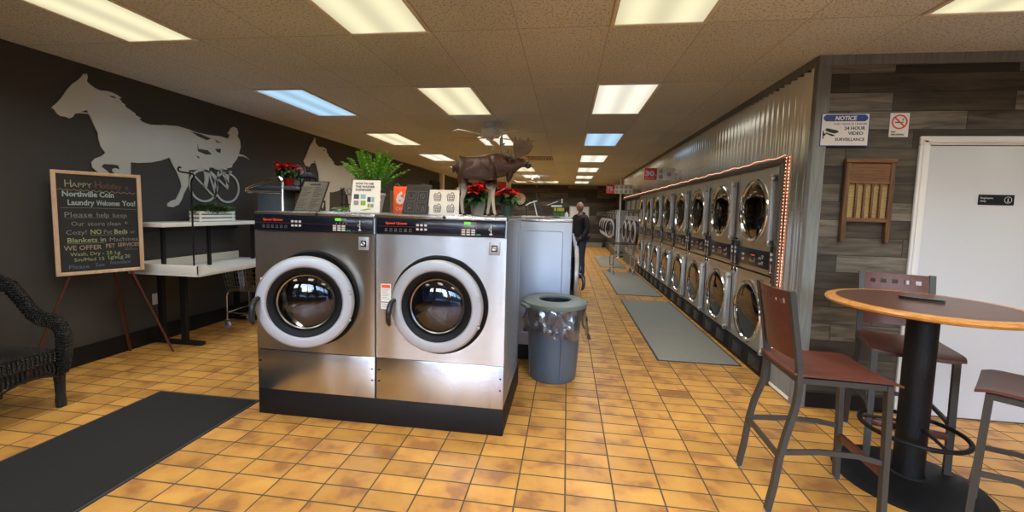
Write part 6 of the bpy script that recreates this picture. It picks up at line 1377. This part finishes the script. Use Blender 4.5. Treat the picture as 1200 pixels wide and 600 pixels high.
t = thing('wall_dispenser', 'green and yellow box high on the far wall to the left of the man', 'box', (-.36, YB - .2, 1.28))
b = MB(); b.box(-.66, -.10, YB - .18, YB, 1.25, 1.78, .006); b.build('case', pbr('dark_green', (.02, .06, .025), .5), t)
b = MB(); b.box(-.60, -.16, YB - .186, YB - .18, 1.58, 1.72); b.build('panel', pbr('yellow_panel', (.40, .42, .04), .5), t)
b = MB(); b.box(-.60, -.38, YB - .186, YB - .18, 1.33, 1.50); b.box(-.30, -.16, YB - .186, YB - .18, 1.33, 1.50); b.build('lower_panel', pbr('mid_green', (.04, .14, .05), .5), t)
t = thing('bulletin_panel', 'white framed panel on the far wall behind the man', 'panel', (.53, YB, .9))
b = MB(); b.box(.13, .93, YB - .02, YB, .90, 1.78, .003); b.build('board', 'white', t)
b = MB()
for q in ((.09, .13, .86, 1.82), (.93, .97, .86, 1.82), (.13, .93, .86, .90), (.13, .93, 1.78, 1.82)): b.box(q[0], q[1], YB - .035, YB, q[2], q[3])
b.build('frame', 'darkchrome', t)
t = thing('hanging_sign', 'small red and white sign hanging beyond the moose legs', 'sign', (-1.55, 9.9, 2.02))
b = MB(); b.box(-1.72, -1.38, 9.9, 9.912, 2.06, 2.24); b.build('board', 'signwhite', t)
b = MB(); b.box(-1.71, -1.50, 9.896, 9.9, 2.07, 2.23); b.build('red_panel', 'signred', t)
b = MB(); b.tube([(-1.55, 9.906, 2.24), (-1.55, 9.906, ZC)], .004, 6); b.build('wire', 'darkchrome', t)

# ================================================================== LIGHT, CAMERA
w = bpy.data.worlds.new('sky'); SC.world = w; w.use_nodes = True; nt = w.node_tree; nt.nodes.clear()
out = nt.nodes.new('ShaderNodeOutputWorld'); bg = nt.nodes.new('ShaderNodeBackground'); sk = nt.nodes.new('ShaderNodeTexSky'); sk.sky_type = 'NISHITA'; sk.sun_disc = False; sk.sun_elevation = math.radians(32); sk.sun_rotation = math.radians(200); sk.air_density = 1.; sk.dust_density = 2.
tint = nt.nodes.new('ShaderNodeMix'); tint.data_type = 'RGBA'; tint.blend_type = 'MULTIPLY'; tint.inputs[0].default_value = 1; tint.inputs[7].default_value = (.74, .90, 1.15, 1); nt.links.new(sk.outputs[0], tint.inputs[6]); nt.links.new(tint.outputs[2], bg.inputs[0]); nt.links.new(bg.outputs[0], out.inputs[0]); bg.inputs[1].default_value = 1.4
cam = bpy.data.cameras.new('camera'); co = bpy.data.objects.new('camera', cam); COL.objects.link(co); SC.camera = co
cam.sensor_width = 36; cam.lens = 478.36 / 1200 * 36; cam.shift_y = -15.4645 / 1200; cam.clip_start = .02; cam.clip_end = 200
R_, U_, Fw = (V(r) for r in Mr)
co.matrix_world = Matrix(((R_.x, U_.x, -Fw.x, 0), (R_.y, U_.y, -Fw.y, 0), (R_.z, U_.z, -Fw.z, 1.52), (0, 0, 0, 1)))
SC.view_settings.view_transform = 'Standard'; SC.view_settings.look = 'None'; SC.view_settings.gamma = 1; SC.view_settings.exposure = 0; SC.view_settings.use_curve_mapping = False
SC.cycles.max_bounces = 12; SC.cycles.diffuse_bounces = 8; SC.cycles.glossy_bounces = 4; SC.cycles.transparent_max_bounces = 12; SC.cycles.transmission_bounces = 4
SC.cycles.use_denoising = True; SC.cycles.sample_clamp_indirect = 8; SC.cycles.caustics_reflective = False; SC.cycles.caustics_refractive = False
